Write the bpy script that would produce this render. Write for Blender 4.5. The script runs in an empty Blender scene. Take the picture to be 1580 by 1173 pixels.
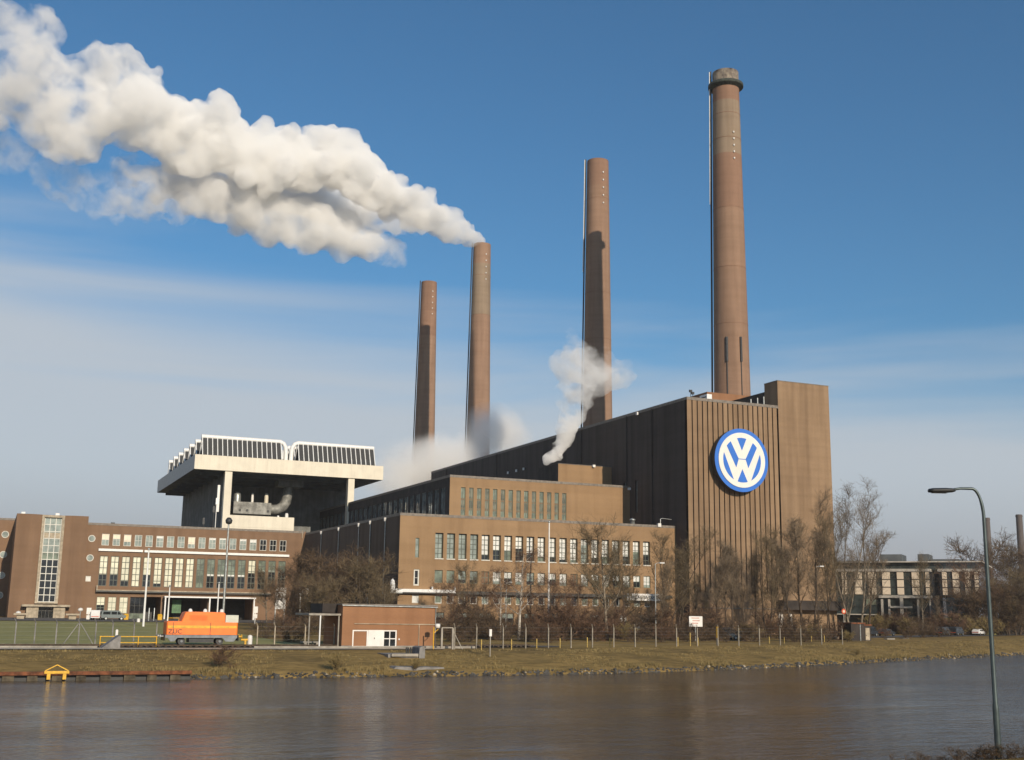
import bpy, math, random
from mathutils import Vector, Matrix, noise
import numpy as np

# ------------------------------------------------------------------ scene, camera, light
S = bpy.context.scene
COL = S.collection
R = math.radians
random.seed(7)

# world axes: x runs along the lit facades, y runs away from the canal, z up; camera above the near bank
F_PX, PITCH, ROLL, YAW = 1805.94, .193691, .0151573, .411114
W_PX, H_PX = 1580, 1173
CAM_H = 6.5
_c, _s = math.cos(PITCH), math.sin(PITCH)
_fw, _up, _rt = Vector((0, _c, _s)), Vector((0, -_s, _c)), Vector((1, 0, 0))
_r2 = _rt * math.cos(ROLL) + _up * math.sin(ROLL)
_u2 = _up * math.cos(ROLL) - _rt * math.sin(ROLL)
_ROT = Matrix(((math.cos(YAW), math.sin(YAW), 0), (-math.sin(YAW), math.cos(YAW), 0), (0, 0, 1)))
FW, RT, UP = _ROT @ _fw, _ROT @ _r2, _ROT @ _u2
cam_d = bpy.data.cameras.new("camera")
cam_d.sensor_width = 36
cam_d.lens = 36 * F_PX / W_PX
cam_d.clip_start = 0.3
cam_d.clip_end = 20000
cam = bpy.data.objects.new("camera", cam_d)
COL.objects.link(cam)
_m = Matrix((RT, UP, -FW)).transposed().to_4x4()
_m.translation = Vector((0, 0, CAM_H))
cam.matrix_world = _m
S.camera = cam

SUN_EL, SUN_AZ = R(20.5), R(175.7)          # azimuth clockwise from +y
sun_d = bpy.data.lights.new("sun", 'SUN')
sun_d.energy = 4.3
sun_d.angle = R(0.5)
sun_d.color = (1.0, .86, .68)
sun = bpy.data.objects.new("sun", sun_d)
COL.objects.link(sun)
sd = Vector((math.sin(SUN_AZ) * math.cos(SUN_EL), math.cos(SUN_AZ) * math.cos(SUN_EL), math.sin(SUN_EL)))
sun.rotation_euler = sd.to_track_quat('Z', 'Y').to_euler()
sun.location = sd * 300

world = bpy.data.worlds.new("World")
S.world = world
world.use_nodes = True


def N(nt, t, **kw):
    n = nt.nodes.new(t)
    for k, v in kw.items():
        if k == 'inp':
            for a, b in v.items():
                n.inputs[a].default_value = b
        else:
            setattr(n, k, v)
    return n


def build_world():
    nt = world.node_tree
    nt.nodes.clear()
    L = nt.links.new
    sky = N(nt, 'ShaderNodeTexSky', sky_type='NISHITA', sun_disc=False, sun_elevation=SUN_EL, sun_rotation=SUN_AZ,
            air_density=1.0, dust_density=.55, ozone_density=2.6)
    tint = N(nt, 'ShaderNodeMix', data_type='RGBA', blend_type='MULTIPLY', inp={0: 1.0})
    tint.inputs[7].default_value = (.49, .90, 1.09, 1)
    L(sky.outputs[0], tint.inputs[6])
    tc = N(nt, 'ShaderNodeTexCoord')
    sep = N(nt, 'ShaderNodeSeparateXYZ')
    L(tc.outputs['Generated'], sep.inputs[0])
    # stretched noise on the direction: long flat veils of cirrus
    mp = N(nt, 'ShaderNodeMapping')
    mp.inputs['Scale'].default_value = (2.0, 2.0, 22)
    mp.inputs['Rotation'].default_value = (0.0, R(5), 0)
    L(tc.outputs['Generated'], mp.inputs[0])
    nz = N(nt, 'ShaderNodeTexNoise', inp={'Scale': 1.0, 'Detail': 5.0, 'Roughness': .5, 'Distortion': .5})
    L(mp.outputs[0], nz.inputs['Vector'])
    # height of the veil's upper edge grows towards -x (the left of the view)
    edge = N(nt, 'ShaderNodeMath', operation='MULTIPLY_ADD', inp={1: -.13, 2: .275})
    L(sep.outputs['X'], edge.inputs[0])
    nn = N(nt, 'ShaderNodeMath', operation='MULTIPLY_ADD', inp={1: .15, 2: -.075})
    L(nz.outputs[0], nn.inputs[0])
    zz = N(nt, 'ShaderNodeMath', operation='ADD')
    L(sep.outputs['Z'], zz.inputs[0])
    L(nn.outputs[0], zz.inputs[1])
    d = N(nt, 'ShaderNodeMath', operation='SUBTRACT')
    L(edge.outputs[0], d.inputs[0])
    L(zz.outputs[0], d.inputs[1])
    mr = N(nt, 'ShaderNodeMapRange', interpolation_type='SMOOTHSTEP', inp={1: -.045, 2: .085, 3: 0.0, 4: .88})
    L(d.outputs[0], mr.inputs[0])
    veil = N(nt, 'ShaderNodeMix', data_type='RGBA', blend_type='MIX')
    L(mr.outputs[0], veil.inputs[0])
    L(tint.outputs[2], veil.inputs[6])
    veil.inputs[7].default_value = (5.6, 6.0, 6.45, 1)
    # murk along the horizon
    mr2 = N(nt, 'ShaderNodeMapRange', interpolation_type='SMOOTHSTEP', inp={1: .0, 2: .12, 3: .8, 4: 0.0})
    L(sep.outputs['Z'], mr2.inputs[0])
    murk = N(nt, 'ShaderNodeMix', data_type='RGBA', blend_type='MIX')
    L(mr2.outputs[0], murk.inputs[0])
    L(veil.outputs[2], murk.inputs[6])
    murk.inputs[7].default_value = (2.8, 2.95, 3.5, 1)
    bg = N(nt, 'ShaderNodeBackground', inp={1: .095})
    L(murk.outputs[2], bg.inputs[0])
    out = N(nt, 'ShaderNodeOutputWorld')
    L(bg.outputs[0], out.inputs[0])


build_world()
S.view_settings.view_transform = 'Standard'
S.view_settings.look = 'None'
S.view_settings.exposure = 0
S.view_settings.gamma = 1
S.cycles.volume_bounces = 14
S.cycles.max_bounces = 16
S.cycles.transparent_max_bounces = 16
S.cycles.use_denoising = True
S.cycles.volume_step_rate = 1.0
S.cycles.volume_max_steps = 256


# ------------------------------------------------------------------ geometry of view and ground
def ray(px, py):
    return (RT * (px - W_PX / 2) - UP * (py - H_PX / 2) + FW * F_PX).normalized()


def at_v(px, py, v):
    d = ray(px, py)
    return Vector((0, 0, CAM_H)) + d * (v / d.y)


def shore(u):
    t = (u - 63) / 10
    return 110 + 4.5 * (t + math.log1p(math.exp(-t)) if t > 0 else math.log1p(math.exp(t)))


_PD = [-40, -12, -1.5, 0, .6, 1.5, 6, 12, 18, 22, 60, 160, 400, 9000]
_PZ = [-2.5, -2, -1.2, -.15, .28, .5, 1.05, 1.6, 1.95, 2.0, 2.35, 3.2, 3.3, 3.3]


def ground_z(u, v):
    return float(np.interp(v - shore(u), _PD, _PZ))


def near_z(u, v):
    return float(np.interp(v, [-600, -40, 0, 12, 18.3, 18.9, 19.4, 20.2, 24, 30, 36], [5, 4.4, 3.9, 3.78, 3.72, 3.68, 3.55, 3.25, 1.9, 0, -1.6]))


def on_ground(px, py):
    d = ray(px, py)
    t = 90.0
    while t < 3000:
        p = Vector((0, 0, CAM_H)) + d * t
        if p.z <= ground_z(p.x, p.y):
            return Vector((p.x, p.y, ground_z(p.x, p.y)))
        t += .25
    return Vector((p.x, p.y, 3.3))


def foot(px, v):
    """The point of the ground at depth v that is seen in column px."""
    y = 985
    for _ in range(4):
        p = at_v(px, y, v)
        g = ground_z(p.x, v)
        # image row of that height at this place
        q = Vector((p.x, v, g)) - Vector((0, 0, CAM_H))
        y = H_PX / 2 - F_PX * (q.dot(UP)) / (q.dot(FW))
    return Vector((at_v(px, y, v).x, v, g))


def height_to(p, py):
    """Height above p at which a vertical from p reaches image row py."""
    lo, hi = 0.0, 200.0
    for _ in range(40):
        m = (lo + hi) / 2
        q = p + Vector((0, 0, m - CAM_H))
        y = H_PX / 2 - F_PX * q.dot(UP) / q.dot(FW)
        lo, hi = (m, hi) if y > py else (lo, m)
    return lo


def mpp(p):
    return (p - Vector((0, 0, CAM_H))).dot(FW) / F_PX


# ------------------------------------------------------------------ mesh builder
WLOC = {}


class MB:
    def __init__(self):
        self.v, self.f, self.m, self.s = [], [], [], []

    def add(self, verts, faces, m=0, smooth=False):
        o = len(self.v)
        self.v.extend([tuple(p) for p in verts])
        self.f.extend([tuple(i + o for i in f) for f in faces])
        self.m.extend([m] * len(faces))
        self.s.extend([smooth] * len(faces))

    def quad(self, a, b, c, d, m=0):
        self.add((a, b, c, d), ((0, 1, 2, 3),), m)

    def box(self, x0, x1, y0, y1, z0, z1, m=0, skip=()):
        v = [(x, y, z) for z in (z0, z1) for y in (y0, y1) for x in (x0, x1)]
        fs = dict(bottom=(0, 2, 3, 1), top=(4, 5, 7, 6), front=(0, 1, 5, 4), back=(2, 6, 7, 3), left=(0, 4, 6, 2), right=(1, 3, 7, 5))
        self.add(v, [f for k, f in fs.items() if k not in skip], m)

    def frustum(self, c, hx0, hy0, hx1, hy1, z0, z1, m=0):
        x, y = c
        v = [(x - hx0, y - hy0, z0), (x + hx0, y - hy0, z0), (x + hx0, y + hy0, z0), (x - hx0, y + hy0, z0),
             (x - hx1, y - hy1, z1), (x + hx1, y - hy1, z1), (x + hx1, y + hy1, z1), (x - hx1, y + hy1, z1)]
        self.add(v, ((3, 2, 1, 0), (4, 5, 6, 7), (0, 1, 5, 4), (1, 2, 6, 5), (2, 3, 7, 6), (3, 0, 4, 7)), m)

    def bar(self, a, b, w, h=None, m=0):
        """a square bar between two points"""
        a, b = Vector(a), Vector(b)
        h = h or w
        d = (b - a).normalized()
        ref = Vector((0, 0, 1)) if abs(d.z) < .9 else Vector((0, 1, 0))
        x = d.cross(ref).normalized() * w / 2
        y = x.normalized().cross(d) * h / 2
        v = [p + s for p in (a, b) for s in (-x - y, x - y, x + y, -x + y)]
        self.add(v, ((3, 2, 1, 0), (4, 5, 6, 7), (0, 1, 5, 4), (1, 2, 6, 5), (2, 3, 7, 6), (3, 0, 4, 7)), m)

    def tube(self, pts, rad, n=8, m=0, caps=True, smooth=True):
        pts = [Vector(p) for p in pts]
        if not hasattr(rad, '__len__'):
            rad = [rad] * len(pts)
        vs, fs = [], []
        x = None
        for i, p in enumerate(pts):
            d = (pts[min(i + 1, len(pts) - 1)] - pts[max(i - 1, 0)]).normalized()
            if x is None:
                ref = Vector((0, 0, 1)) if abs(d.z) < .9 else Vector((1, 0, 0))
                x = d.cross(ref).normalized()
            else:
                x = (x - d * x.dot(d)).normalized()
            y = d.cross(x)
            for k in range(n):
                a = 2 * math.pi * k / n
                vs.append(p + (x * math.cos(a) + y * math.sin(a)) * rad[i])
        for i in range(len(pts) - 1):
            for k in range(n):
                k2 = (k + 1) % n
                fs.append((i * n + k, i * n + k2, (i + 1) * n + k2, (i + 1) * n + k))
        self.add(vs, fs, m, smooth)
        if caps:
            self.add(vs[:n], [tuple(range(n))[::-1]], m)
            self.add(vs[-n:], [tuple(range(n))], m)

    def lathe(self, prof, c, n=24, m=0, smooth=True):
        vs, fs = [], []
        for r, z in prof:
            for k in range(n):
                a = 2 * math.pi * k / n
                vs.append((c[0] + r * math.cos(a), c[1] + r * math.sin(a), c[2] + z))
        for i in range(len(prof) - 1):
            for k in range(n):
                k2 = (k + 1) % n
                fs.append((i * n + k, i * n + k2, (i + 1) * n + k2, (i + 1) * n + k))
        self.add(vs, fs, m, smooth)
        if prof[0][0] > 1e-4:
            self.add(vs[:n], [tuple(range(n))[::-1]], m)
        if prof[-1][0] > 1e-4:
            self.add(vs[-n:], [tuple(range(n))], m)

    def prism(self, poly, y0, y1, m=0, mp=None):
        """polygon in (x, z) extruded along y from y0 to y1; counter-clockwise seen from -y"""
        n = len(poly)
        vs = [(x, y0, z) for x, z in poly] + [(x, y1, z) for x, z in poly]
        fs = [tuple(range(n)), tuple(range(n, 2 * n))[::-1]]
        fs += [((i + 1) % n, i, i + n, (i + 1) % n + n) for i in range(n)]
        if mp:
            vs = [mp(*p) for p in vs]
        self.add(vs, fs, m)

    def build(self, name, mats, parent=None, at=None, rot=0.0, local=False):
        at = Vector(at) if at is not None else (WLOC.get(parent.name, Vector()) if parent else Vector())
        me = bpy.data.meshes.new(name)
        me.from_pydata([(p[0] - at.x, p[1] - at.y, p[2] - at.z) for p in self.v] if at.length and not local else self.v, [], self.f)
        mats = mats if isinstance(mats, (list, tuple)) else [mats]
        for mm in mats:
            me.materials.append(mm)
        me.polygons.foreach_set('material_index', self.m)
        me.polygons.foreach_set('use_smooth', self.s)
        me.update()
        return link(name, me, parent, at, rot)


def link(name, me, parent=None, at=Vector(), rot=0.0):
    o = bpy.data.objects.new(name, me)
    COL.objects.link(o)
    WLOC[o.name] = Vector(at)
    if parent:
        o.parent = parent
        o.location = Vector(at) - WLOC[parent.name]
    else:
        o.location = at
    o.rotation_euler.z = rot
    return o


def tag(o, label=None, cat=None, group=None, kind=None):
    for k, v in (('label', label), ('category', cat), ('group', group), ('kind', kind)):
        if v:
            o[k] = v
    return o


def thing(name, at, label, cat, group=None, rot=0.0):
    o = bpy.data.objects.new(name, None)
    COL.objects.link(o)
    o.empty_display_size = .5
    o.location = at
    o.rotation_euler.z = rot
    WLOC[o.name] = Vector(at)
    return tag(o, label, cat, group)


def dup(o, loc=None, rot=None, label=None, group=None, scale=None, parent=None):
    c = o.copy()
    COL.objects.link(c)
    if parent:
        c.parent = parent
    else:
        if loc is not None:
            c.location = loc
        if rot is not None:
            c.rotation_euler.z = rot
        if scale is not None:
            c.scale = (scale,) * 3 if not hasattr(scale, '__len__') else scale
        if label:
            c['label'] = label
        if group:
            c['group'] = group
    for ch in list(o.children):
        dup(ch, parent=c)
    return c


# ------------------------------------------------------------------ materials
def base_mat(name):
    m = bpy.data.materials.new(name)
    m.use_nodes = True
    nt = m.node_tree
    b = nt.nodes['Principled BSDF']
    return m, nt, b


def mat(name, col, rough=.7, metal=0.0, var=.18, scale=1.5, bump=0.0, bscale=None, spec=.5, col2=None, streak=0.0):
    """plain surface with mottled colour, optional vertical streaks and a little relief"""
    m, nt, b = base_mat(name)
    L = nt.links.new
    tc = N(nt, 'ShaderNodeTexCoord')
    nz = N(nt, 'ShaderNodeTexNoise', inp={'Scale': scale, 'Detail': 6.0, 'Roughness': .6})
    L(tc.outputs['Object'], nz.inputs['Vector'])
    mx = N(nt, 'ShaderNodeMix', data_type='RGBA')
    c2 = col2 or tuple(c * (1 - 2 * var) for c in col)
    c1 = col if col2 else tuple(min(1, c * (1 + var)) for c in col)
    mr = N(nt, 'ShaderNodeMapRange', inp={1: .35, 2: .65})
    L(nz.outputs[0], mr.inputs[0])
    L(mr.outputs[0], mx.inputs[0])
    mx.inputs[6].default_value = (*c2, 1)
    mx.inputs[7].default_value = (*c1, 1)
    last = mx.outputs[2]
    if streak:
        mp = N(nt, 'ShaderNodeMapping')
        mp.inputs['Scale'].default_value = (1.3, 1.3, .07)
        L(tc.outputs['Object'], mp.inputs[0])
        n2 = N(nt, 'ShaderNodeTexNoise', inp={'Scale': 1.0, 'Detail': 5.0})
        L(mp.outputs[0], n2.inputs['Vector'])
        r2 = N(nt, 'ShaderNodeMapRange', inp={1: .4, 2: .72, 3: 0, 4: streak})
        L(n2.outputs[0], r2.inputs[0])
        m2 = N(nt, 'ShaderNodeMix', data_type='RGBA', blend_type='MULTIPLY')
        L(r2.outputs[0], m2.inputs[0])
        L(last, m2.inputs[6])
        m2.inputs[7].default_value = (.35, .3, .26, 1)
        last = m2.outputs[2]
    L(last, b.inputs['Base Color'])
    b.inputs['Roughness'].default_value = rough
    b.inputs['Metallic'].default_value = metal
    b.inputs['Specular IOR Level'].default_value = spec
    if bump:
        n3 = N(nt, 'ShaderNodeTexNoise', inp={'Scale': bscale or scale * 6, 'Detail': 5.0})
        L(tc.outputs['Object'], n3.inputs['Vector'])
        bp = N(nt, 'ShaderNodeBump', inp={'Strength': 1.0, 'Distance': bump})
        L(n3.outputs[0], bp.inputs['Height'])
        L(bp.outputs[0], b.inputs['Normal'])
    return m


def brick(name, c1, c2, c3, soot=.35):
    """courses of brick on upright walls facing any way, mottling, weather streaks"""
    m, nt, b = base_mat(name)
    L = nt.links.new
    geo = N(nt, 'ShaderNodeNewGeometry')
    sep = N(nt, 'ShaderNodeSeparateXYZ')
    L(geo.outputs['Position'], sep.inputs[0])
    ad = N(nt, 'ShaderNodeMath', operation='ADD')
    L(sep.outputs[0], ad.inputs[0])
    L(sep.outputs[1], ad.inputs[1])
    cb = N(nt, 'ShaderNodeCombineXYZ')
    L(ad.outputs[0], cb.inputs[0])
    L(sep.outputs[2], cb.inputs[1])
    bt = N(nt, 'ShaderNodeTexBrick', inp={'Scale': 1.0, 'Mortar Size': .012, 'Brick Width': .26, 'Row Height': .083, 'Bias': -.1})
    bt.inputs['Color1'].default_value = (*c1, 1)
    bt.inputs['Color2'].default_value = (*c2, 1)
    bt.inputs['Mortar'].default_value = (c3[0] * 1.2, c3[1] * 1.2, c3[2] * 1.2, 1)
    L(cb.outputs[0], bt.inputs['Vector'])
    n1 = N(nt, 'ShaderNodeTexNoise', inp={'Scale': .22, 'Detail': 7.0, 'Roughness': .62})
    L(geo.outputs['Position'], n1.inputs['Vector'])
    r1 = N(nt, 'ShaderNodeMapRange', inp={1: .32, 2: .68, 3: 0, 4: .75})
    L(n1.outputs[0], r1.inputs[0])
    mx = N(nt, 'ShaderNodeMix', data_type='RGBA')
    L(r1.outputs[0], mx.inputs[0])
    L(bt.outputs['Color'], mx.inputs[6])
    mx.inputs[7].default_value = (*c3, 1)
    mp = N(nt, 'ShaderNodeMapping')
    mp.inputs['Scale'].default_value = (.55, .55, .035)
    L(geo.outputs['Position'], mp.inputs[0])
    n2 = N(nt, 'ShaderNodeTexNoise', inp={'Scale': 1.0, 'Detail': 6.0})
    L(mp.outputs[0], n2.inputs['Vector'])
    r2 = N(nt, 'ShaderNodeMapRange', inp={1: .42, 2: .75, 3: 0, 4: soot})
    L(n2.outputs[0], r2.inputs[0])
    m2 = N(nt, 'ShaderNodeMix', data_type='RGBA', blend_type='MULTIPLY')
    L(r2.outputs[0], m2.inputs[0])
    L(mx.outputs[2], m2.inputs[6])
    m2.inputs[7].default_value = (.4, .36, .33, 1)
    # faint courses where the mortar was renewed
    mp3 = N(nt, 'ShaderNodeMapping')
    mp3.inputs['Scale'].default_value = (.02, .02, .8)
    L(geo.outputs['Position'], mp3.inputs[0])
    n3 = N(nt, 'ShaderNodeTexNoise', inp={'Scale': 1.0, 'Detail': 3.0})
    L(mp3.outputs[0], n3.inputs['Vector'])
    r3 = N(nt, 'ShaderNodeMapRange', inp={1: .4, 2: .7, 3: 0, 4: .22})
    L(n3.outputs[0], r3.inputs[0])
    m3 = N(nt, 'ShaderNodeMix', data_type='RGBA', blend_type='MULTIPLY')
    L(r3.outputs[0], m3.inputs[0])
    L(m2.outputs[2], m3.inputs[6])
    m3.inputs[7].default_value = (.6, .56, .5, 1)
    L(m3.outputs[2], b.inputs['Base Color'])
    b.inputs['Roughness'].default_value = .88
    b.inputs['Specular IOR Level'].default_value = .25
    bp = N(nt, 'ShaderNodeBump', inp={'Strength': .5, 'Distance': .012})
    L(bt.outputs['Fac'], bp.inputs['Height'])
    bp.invert = True
    L(bp.outputs[0], b.inputs['Normal'])
    return m


def glass(name, col, rough=.06, coat=1.0, var=.25, scale=.6):
    m, nt, b = base_mat(name)
    L = nt.links.new
    tc = N(nt, 'ShaderNodeNewGeometry')
    nz = N(nt, 'ShaderNodeTexNoise', inp={'Scale': scale, 'Detail': 3.0})
    L(tc.outputs['Position'], nz.inputs['Vector'])
    mx = N(nt, 'ShaderNodeMix', data_type='RGBA')
    mr = N(nt, 'ShaderNodeMapRange', inp={1: .38, 2: .62})
    L(nz.outputs[0], mr.inputs[0])
    L(mr.outputs[0], mx.inputs[0])
    mx.inputs[6].default_value = (*[c * (1 - var) for c in col], 1)
    mx.inputs[7].default_value = (*[min(1, c * (1 + var)) for c in col], 1)
    L(mx.outputs[2], b.inputs['Base Color'])
    b.inputs['Roughness'].default_value = rough
    b.inputs['Specular IOR Level'].default_value = .6
    b.inputs['Coat Weight'].default_value = coat
    b.inputs['Coat Roughness'].default_value = .03
    bp = N(nt, 'ShaderNodeBump', inp={'Strength': .25, 'Distance': .03})
    n2 = N(nt, 'ShaderNodeTexNoise', inp={'Scale': .9, 'Detail': 1.0})
    L(tc.outputs['Position'], n2.inputs['Vector'])
    L(n2.outputs[0], bp.inputs['Height'])
    L(bp.outputs[0], b.inputs['Coat Normal'])
    return m


M = {}
M['brick'] = brick('brown_brick', (.365, .235, .128), (.325, .21, .115), (.295, .19, .104))
M['brick_tower'] = brick('tower_brick', (.345, .235, .142), (.305, .205, .124), (.262, .175, .106), .55)
M['brick_office'] = brick('office_brick', (.26, .162, .1), (.235, .145, .089), (.21, .13, .08))
M['brick_red'] = brick('red_brick', (.345, .178, .092), (.305, .157, .083), (.28, .143, .075), .35)
M['brick_soot'] = brick('sooty_brick', (.15, .108, .08), (.13, .095, .072), (.115, .085, .065), .6)  # shade of the switch house's left wall put into the brick colour
M['brick_soot2'] = brick('sooty_side_brick', (.095, .078, .066), (.083, .069, .06), (.075, .062, .054), .7)  # much darker brick, for the boiler house's left side wall
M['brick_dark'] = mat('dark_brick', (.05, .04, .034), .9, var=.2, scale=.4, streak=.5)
M['chimney'] = brick('chimney_brick', (.33, .21, .142), (.30, .19, .128), (.27, .172, .117), .4)
M['chimney_red'] = brick('chimney_red_brick', (.30, .18, .122), (.27, .165, .112), (.245, .148, .1), .3)
M['roof'] = mat('roof_felt', (.09, .085, .08), .9, scale=.5)
M['coping'] = mat('coping_metal', (.2, .17, .14), .6, scale=2)
M['stone'] = mat('pale_stone', (.45, .38, .28), .8, var=.15, scale=1.5, streak=.4)
M['concrete'] = mat('concrete', (.36, .33, .28), .9, var=.15, scale=1.2, bump=.01, streak=.3)
M['concrete_grey'] = mat('grey_concrete', (.22, .21, .2), .9, var=.2, scale=1.1, bump=.01)
M['white'] = mat('white_paint', (.78, .76, .72), .5, var=.05, scale=1, streak=.12)
M['cream'] = mat('cream_cladding', (.72, .66, .53), .55, var=.04, scale=.4, streak=.16)
M['white_metal'] = mat('white_steel', (.8, .8, .78), .4, var=.05, scale=2)
M['grey_metal'] = mat('grey_steel', (.3, .31, .31), .45, metal=.3, var=.12, scale=2)
M['galv'] = mat('galvanised_steel', (.42, .44, .43), .4, metal=.6, var=.15, scale=3)
M['dark_metal'] = mat('dark_steel', (.03, .032, .034), .55, var=.2, scale=2)
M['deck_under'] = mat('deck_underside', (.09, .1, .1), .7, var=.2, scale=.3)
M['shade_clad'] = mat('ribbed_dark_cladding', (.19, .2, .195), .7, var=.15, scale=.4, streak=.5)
M['louvre'] = mat('finned_louvre', (.035, .036, .036), .6, var=.2, scale=4)
M['blue'] = mat('logo_blue_enamel', (.035, .17, .62), .35, var=.04, scale=.6)
M['logo_white'] = mat('logo_white_enamel', (.8, .78, .72), .35, var=.02, scale=.6)
M['frame_white'] = mat('window_frame_white', (.62, .61, .55), .5, var=.08, scale=2)
M['frame_green'] = mat('window_frame_greygreen', (.16, .2, .15), .5, var=.1, scale=2)
M['frame_mid'] = mat('window_frame_mid', (.075, .09, .07), .5, scale=2)
M['frame_dark'] = mat('window_frame_dark', (.05, .05, .045), .5, scale=2)
M['sill'] = mat('white_sill', (.7, .66, .58), .6, var=.08, scale=3)
M['pane_bright'] = glass('pane_lit_blind', (.70, .68, .52), .3, .6, .14, .5)  # plain pale cream pane with a little random tone
M['pane_white'] = glass('pane_white_blind', (.74, .74, .70), .3, .6, .12, .5)
M['pane_grey'] = glass('pane_grey', (.27, .31, .28), .15, 1, .25)
M['pane_green'] = glass('pane_greygreen', (.17, .20, .155), .12, 1, .35)
M['pane_dull'] = glass('pane_dull_brownish', (.15, .145, .105), .15, 1, .4)
M['pane_dark'] = glass('pane_dark', (.018, .02, .022), .06, 1)
M['pane_strip'] = glass('pane_strip', (.2, .23, .225), .08, 1, .4)
M['pane_peach'] = glass('pane_roller_blind', (.78, .66, .5), .4, .3, .05)
M['orange'] = mat('orange_paint', (.95, .2, .016), .5, var=.05, scale=1, streak=.12)
M['yellow'] = mat('yellow_paint', (.75, .42, .02), .5, var=.12, scale=3, streak=.2)
M['dull_yellow'] = mat('faded_yellow', (.52, .36, .09), .7, var=.2, scale=3)
M['post_grey'] = mat('grey_concrete_post', (.3, .265, .21), .9, var=.15, scale=2)
M['plant_grey'] = mat('dark_plant_room', (.1, .11, .115), .7, var=.15, scale=.4)
M['chassis'] = mat('grey_chassis', (.2, .22, .24), .6, var=.15, scale=2)
M['black'] = mat('black_rubber', (.02, .02, .02), .8, scale=4)
M['rust'] = mat('rusty_steel', (.19, .065, .025), .85, var=.3, scale=2, streak=.4)
M['pile'] = mat('weathered_sheet_pile', (.11, .09, .06), .9, var=.35, scale=1.2, streak=.5)
M['lamp_pole'] = mat('grey_green_pole', (.085, .11, .112), .4, metal=.5, var=.12, scale=3)
M['lamp_glass'] = mat('lamp_diffuser', (.6, .6, .58), .3, var=.03)
M['car_dark'] = mat('dark_car_paint', (.03, .034, .04), .2, var=.05, spec=.7)
M['car_silver'] = mat('grey_car_paint', (.2, .23, .23), .25, metal=.3, var=.05)
M['car_white'] = mat('white_car_paint', (.75, .74, .72), .3, var=.03)
M['car_red'] = mat('red_car_paint', (.3, .03, .025), .25, var=.05)
M['car_glass'] = glass('car_glass', (.02, .024, .026), .05)
M['red'] = mat('red_paint', (.6, .08, .02), .5, var=.05)
M['bronze'] = glass('bronze_glass', (.04, .05, .048), .1, 1, .3)
M['panel'] = mat('cream_panel', (.76, .63, .48), .7, var=.07, scale=.3)
M['office_slab'] = mat('pale_cornice', (.5, .46, .4), .7, var=.1, scale=.5)
M['asphalt'] = mat('asphalt', (.10, .095, .09), .9, var=.15, scale=.5)
M['gravel_path'] = mat('gravel_path', (.46, .39, .29), .95, var=.15, scale=.5, bump=.03, bscale=3)
M['ballast'] = mat('track_ballast', (.11, .095, .08), .95, var=.3, scale=2, bump=.05, bscale=6)
M['bark'] = mat('brown_bark', (.085, .06, .04), .95, var=.3, scale=3)
M['bark_pale'] = mat('pale_bark', (.22, .18, .13), .9, var=.3, scale=3)
M['birch'] = mat('birch_bark', (.62, .56, .47), .8, scale=2.5, col2=(.2, .17, .14))
M['twig_brown'] = mat('brown_twigs', (.135, .088, .05), .95, var=.3, scale=.7)
M['twig_olive'] = mat('olive_twigs', (.165, .122, .068), .95, var=.3, scale=.7)
M['twig_pale'] = mat('pale_twigs', (.2, .15, .098), .95, var=.25, scale=.7)
M['twig_red'] = mat('reddish_twigs', (.16, .09, .052), .95, var=.3, scale=.7)
M['stonegrey'] = mat('bank_stone', (.085, .08, .072), .9, var=.35, scale=.8, bump=.03, bscale=6)
M['dry_grass'] = mat('dry_grass_blades', (.27, .2, .08), .95, scale=.3, col2=(.2, .15, .06))


def ground_mat():
    m, nt, b = base_mat('bank_and_grass')
    L = nt.links.new
    geo = N(nt, 'ShaderNodeNewGeometry')
    n1 = N(nt, 'ShaderNodeTexNoise', inp={'Scale': .09, 'Detail': 8.0, 'Roughness': .65})
    L(geo.outputs['Position'], n1.inputs['Vector'])
    mp = N(nt, 'ShaderNodeMapping')
    mp.inputs['Scale'].default_value = (.55, 1.3, 1)
    L(geo.outputs['Position'], mp.inputs[0])
    n2 = N(nt, 'ShaderNodeTexNoise', inp={'Scale': .8, 'Detail': 8.0, 'Roughness': .7})
    L(mp.outputs[0], n2.inputs['Vector'])
    cr = N(nt, 'ShaderNodeValToRGB')
    e = cr.color_ramp.elements
    e[0].position, e[0].color = .33, (.2, .142, .062, 1)
    e[1].position, e[1].color = .66, (.37, .255, .1, 1)
    x = e.new(.5)
    x.color = (.29, .202, .08, 1)
    L(n1.outputs[0], cr.inputs[0])
    cr2 = N(nt, 'ShaderNodeValToRGB')
    e = cr2.color_ramp.elements
    e[0].position, e[0].color = .34, (.55, .55, .5, 1)
    e[1].position, e[1].color = .68, (1.35, 1.3, 1.2, 1)
    L(n2.outputs[0], cr2.inputs[0])
    mx = N(nt, 'ShaderNodeMix', data_type='RGBA', blend_type='MULTIPLY', inp={0: 1.0})
    L(cr.outputs[0], mx.inputs[6])
    L(cr2.outputs[0], mx.inputs[7])
    L(mx.outputs[2], b.inputs['Base Color'])
    b.inputs['Roughness'].default_value = 1
    b.inputs['Specular IOR Level'].default_value = .1
    n3 = N(nt, 'ShaderNodeTexNoise', inp={'Scale': 2.2, 'Detail': 6.0, 'Roughness': .7})
    L(geo.outputs['Position'], n3.inputs['Vector'])
    bp = N(nt, 'ShaderNodeBump', inp={'Strength': .9, 'Distance': .25})
    L(n3.outputs[0], bp.inputs['Height'])
    L(bp.outputs[0], b.inputs['Normal'])
    return m


def lawn_mat():
    m = mat('lawn_green', (.3, .27, .08), 1, scale=.22, col2=(.22, .21, .062), bump=.08, bscale=3)
    return m


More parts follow.
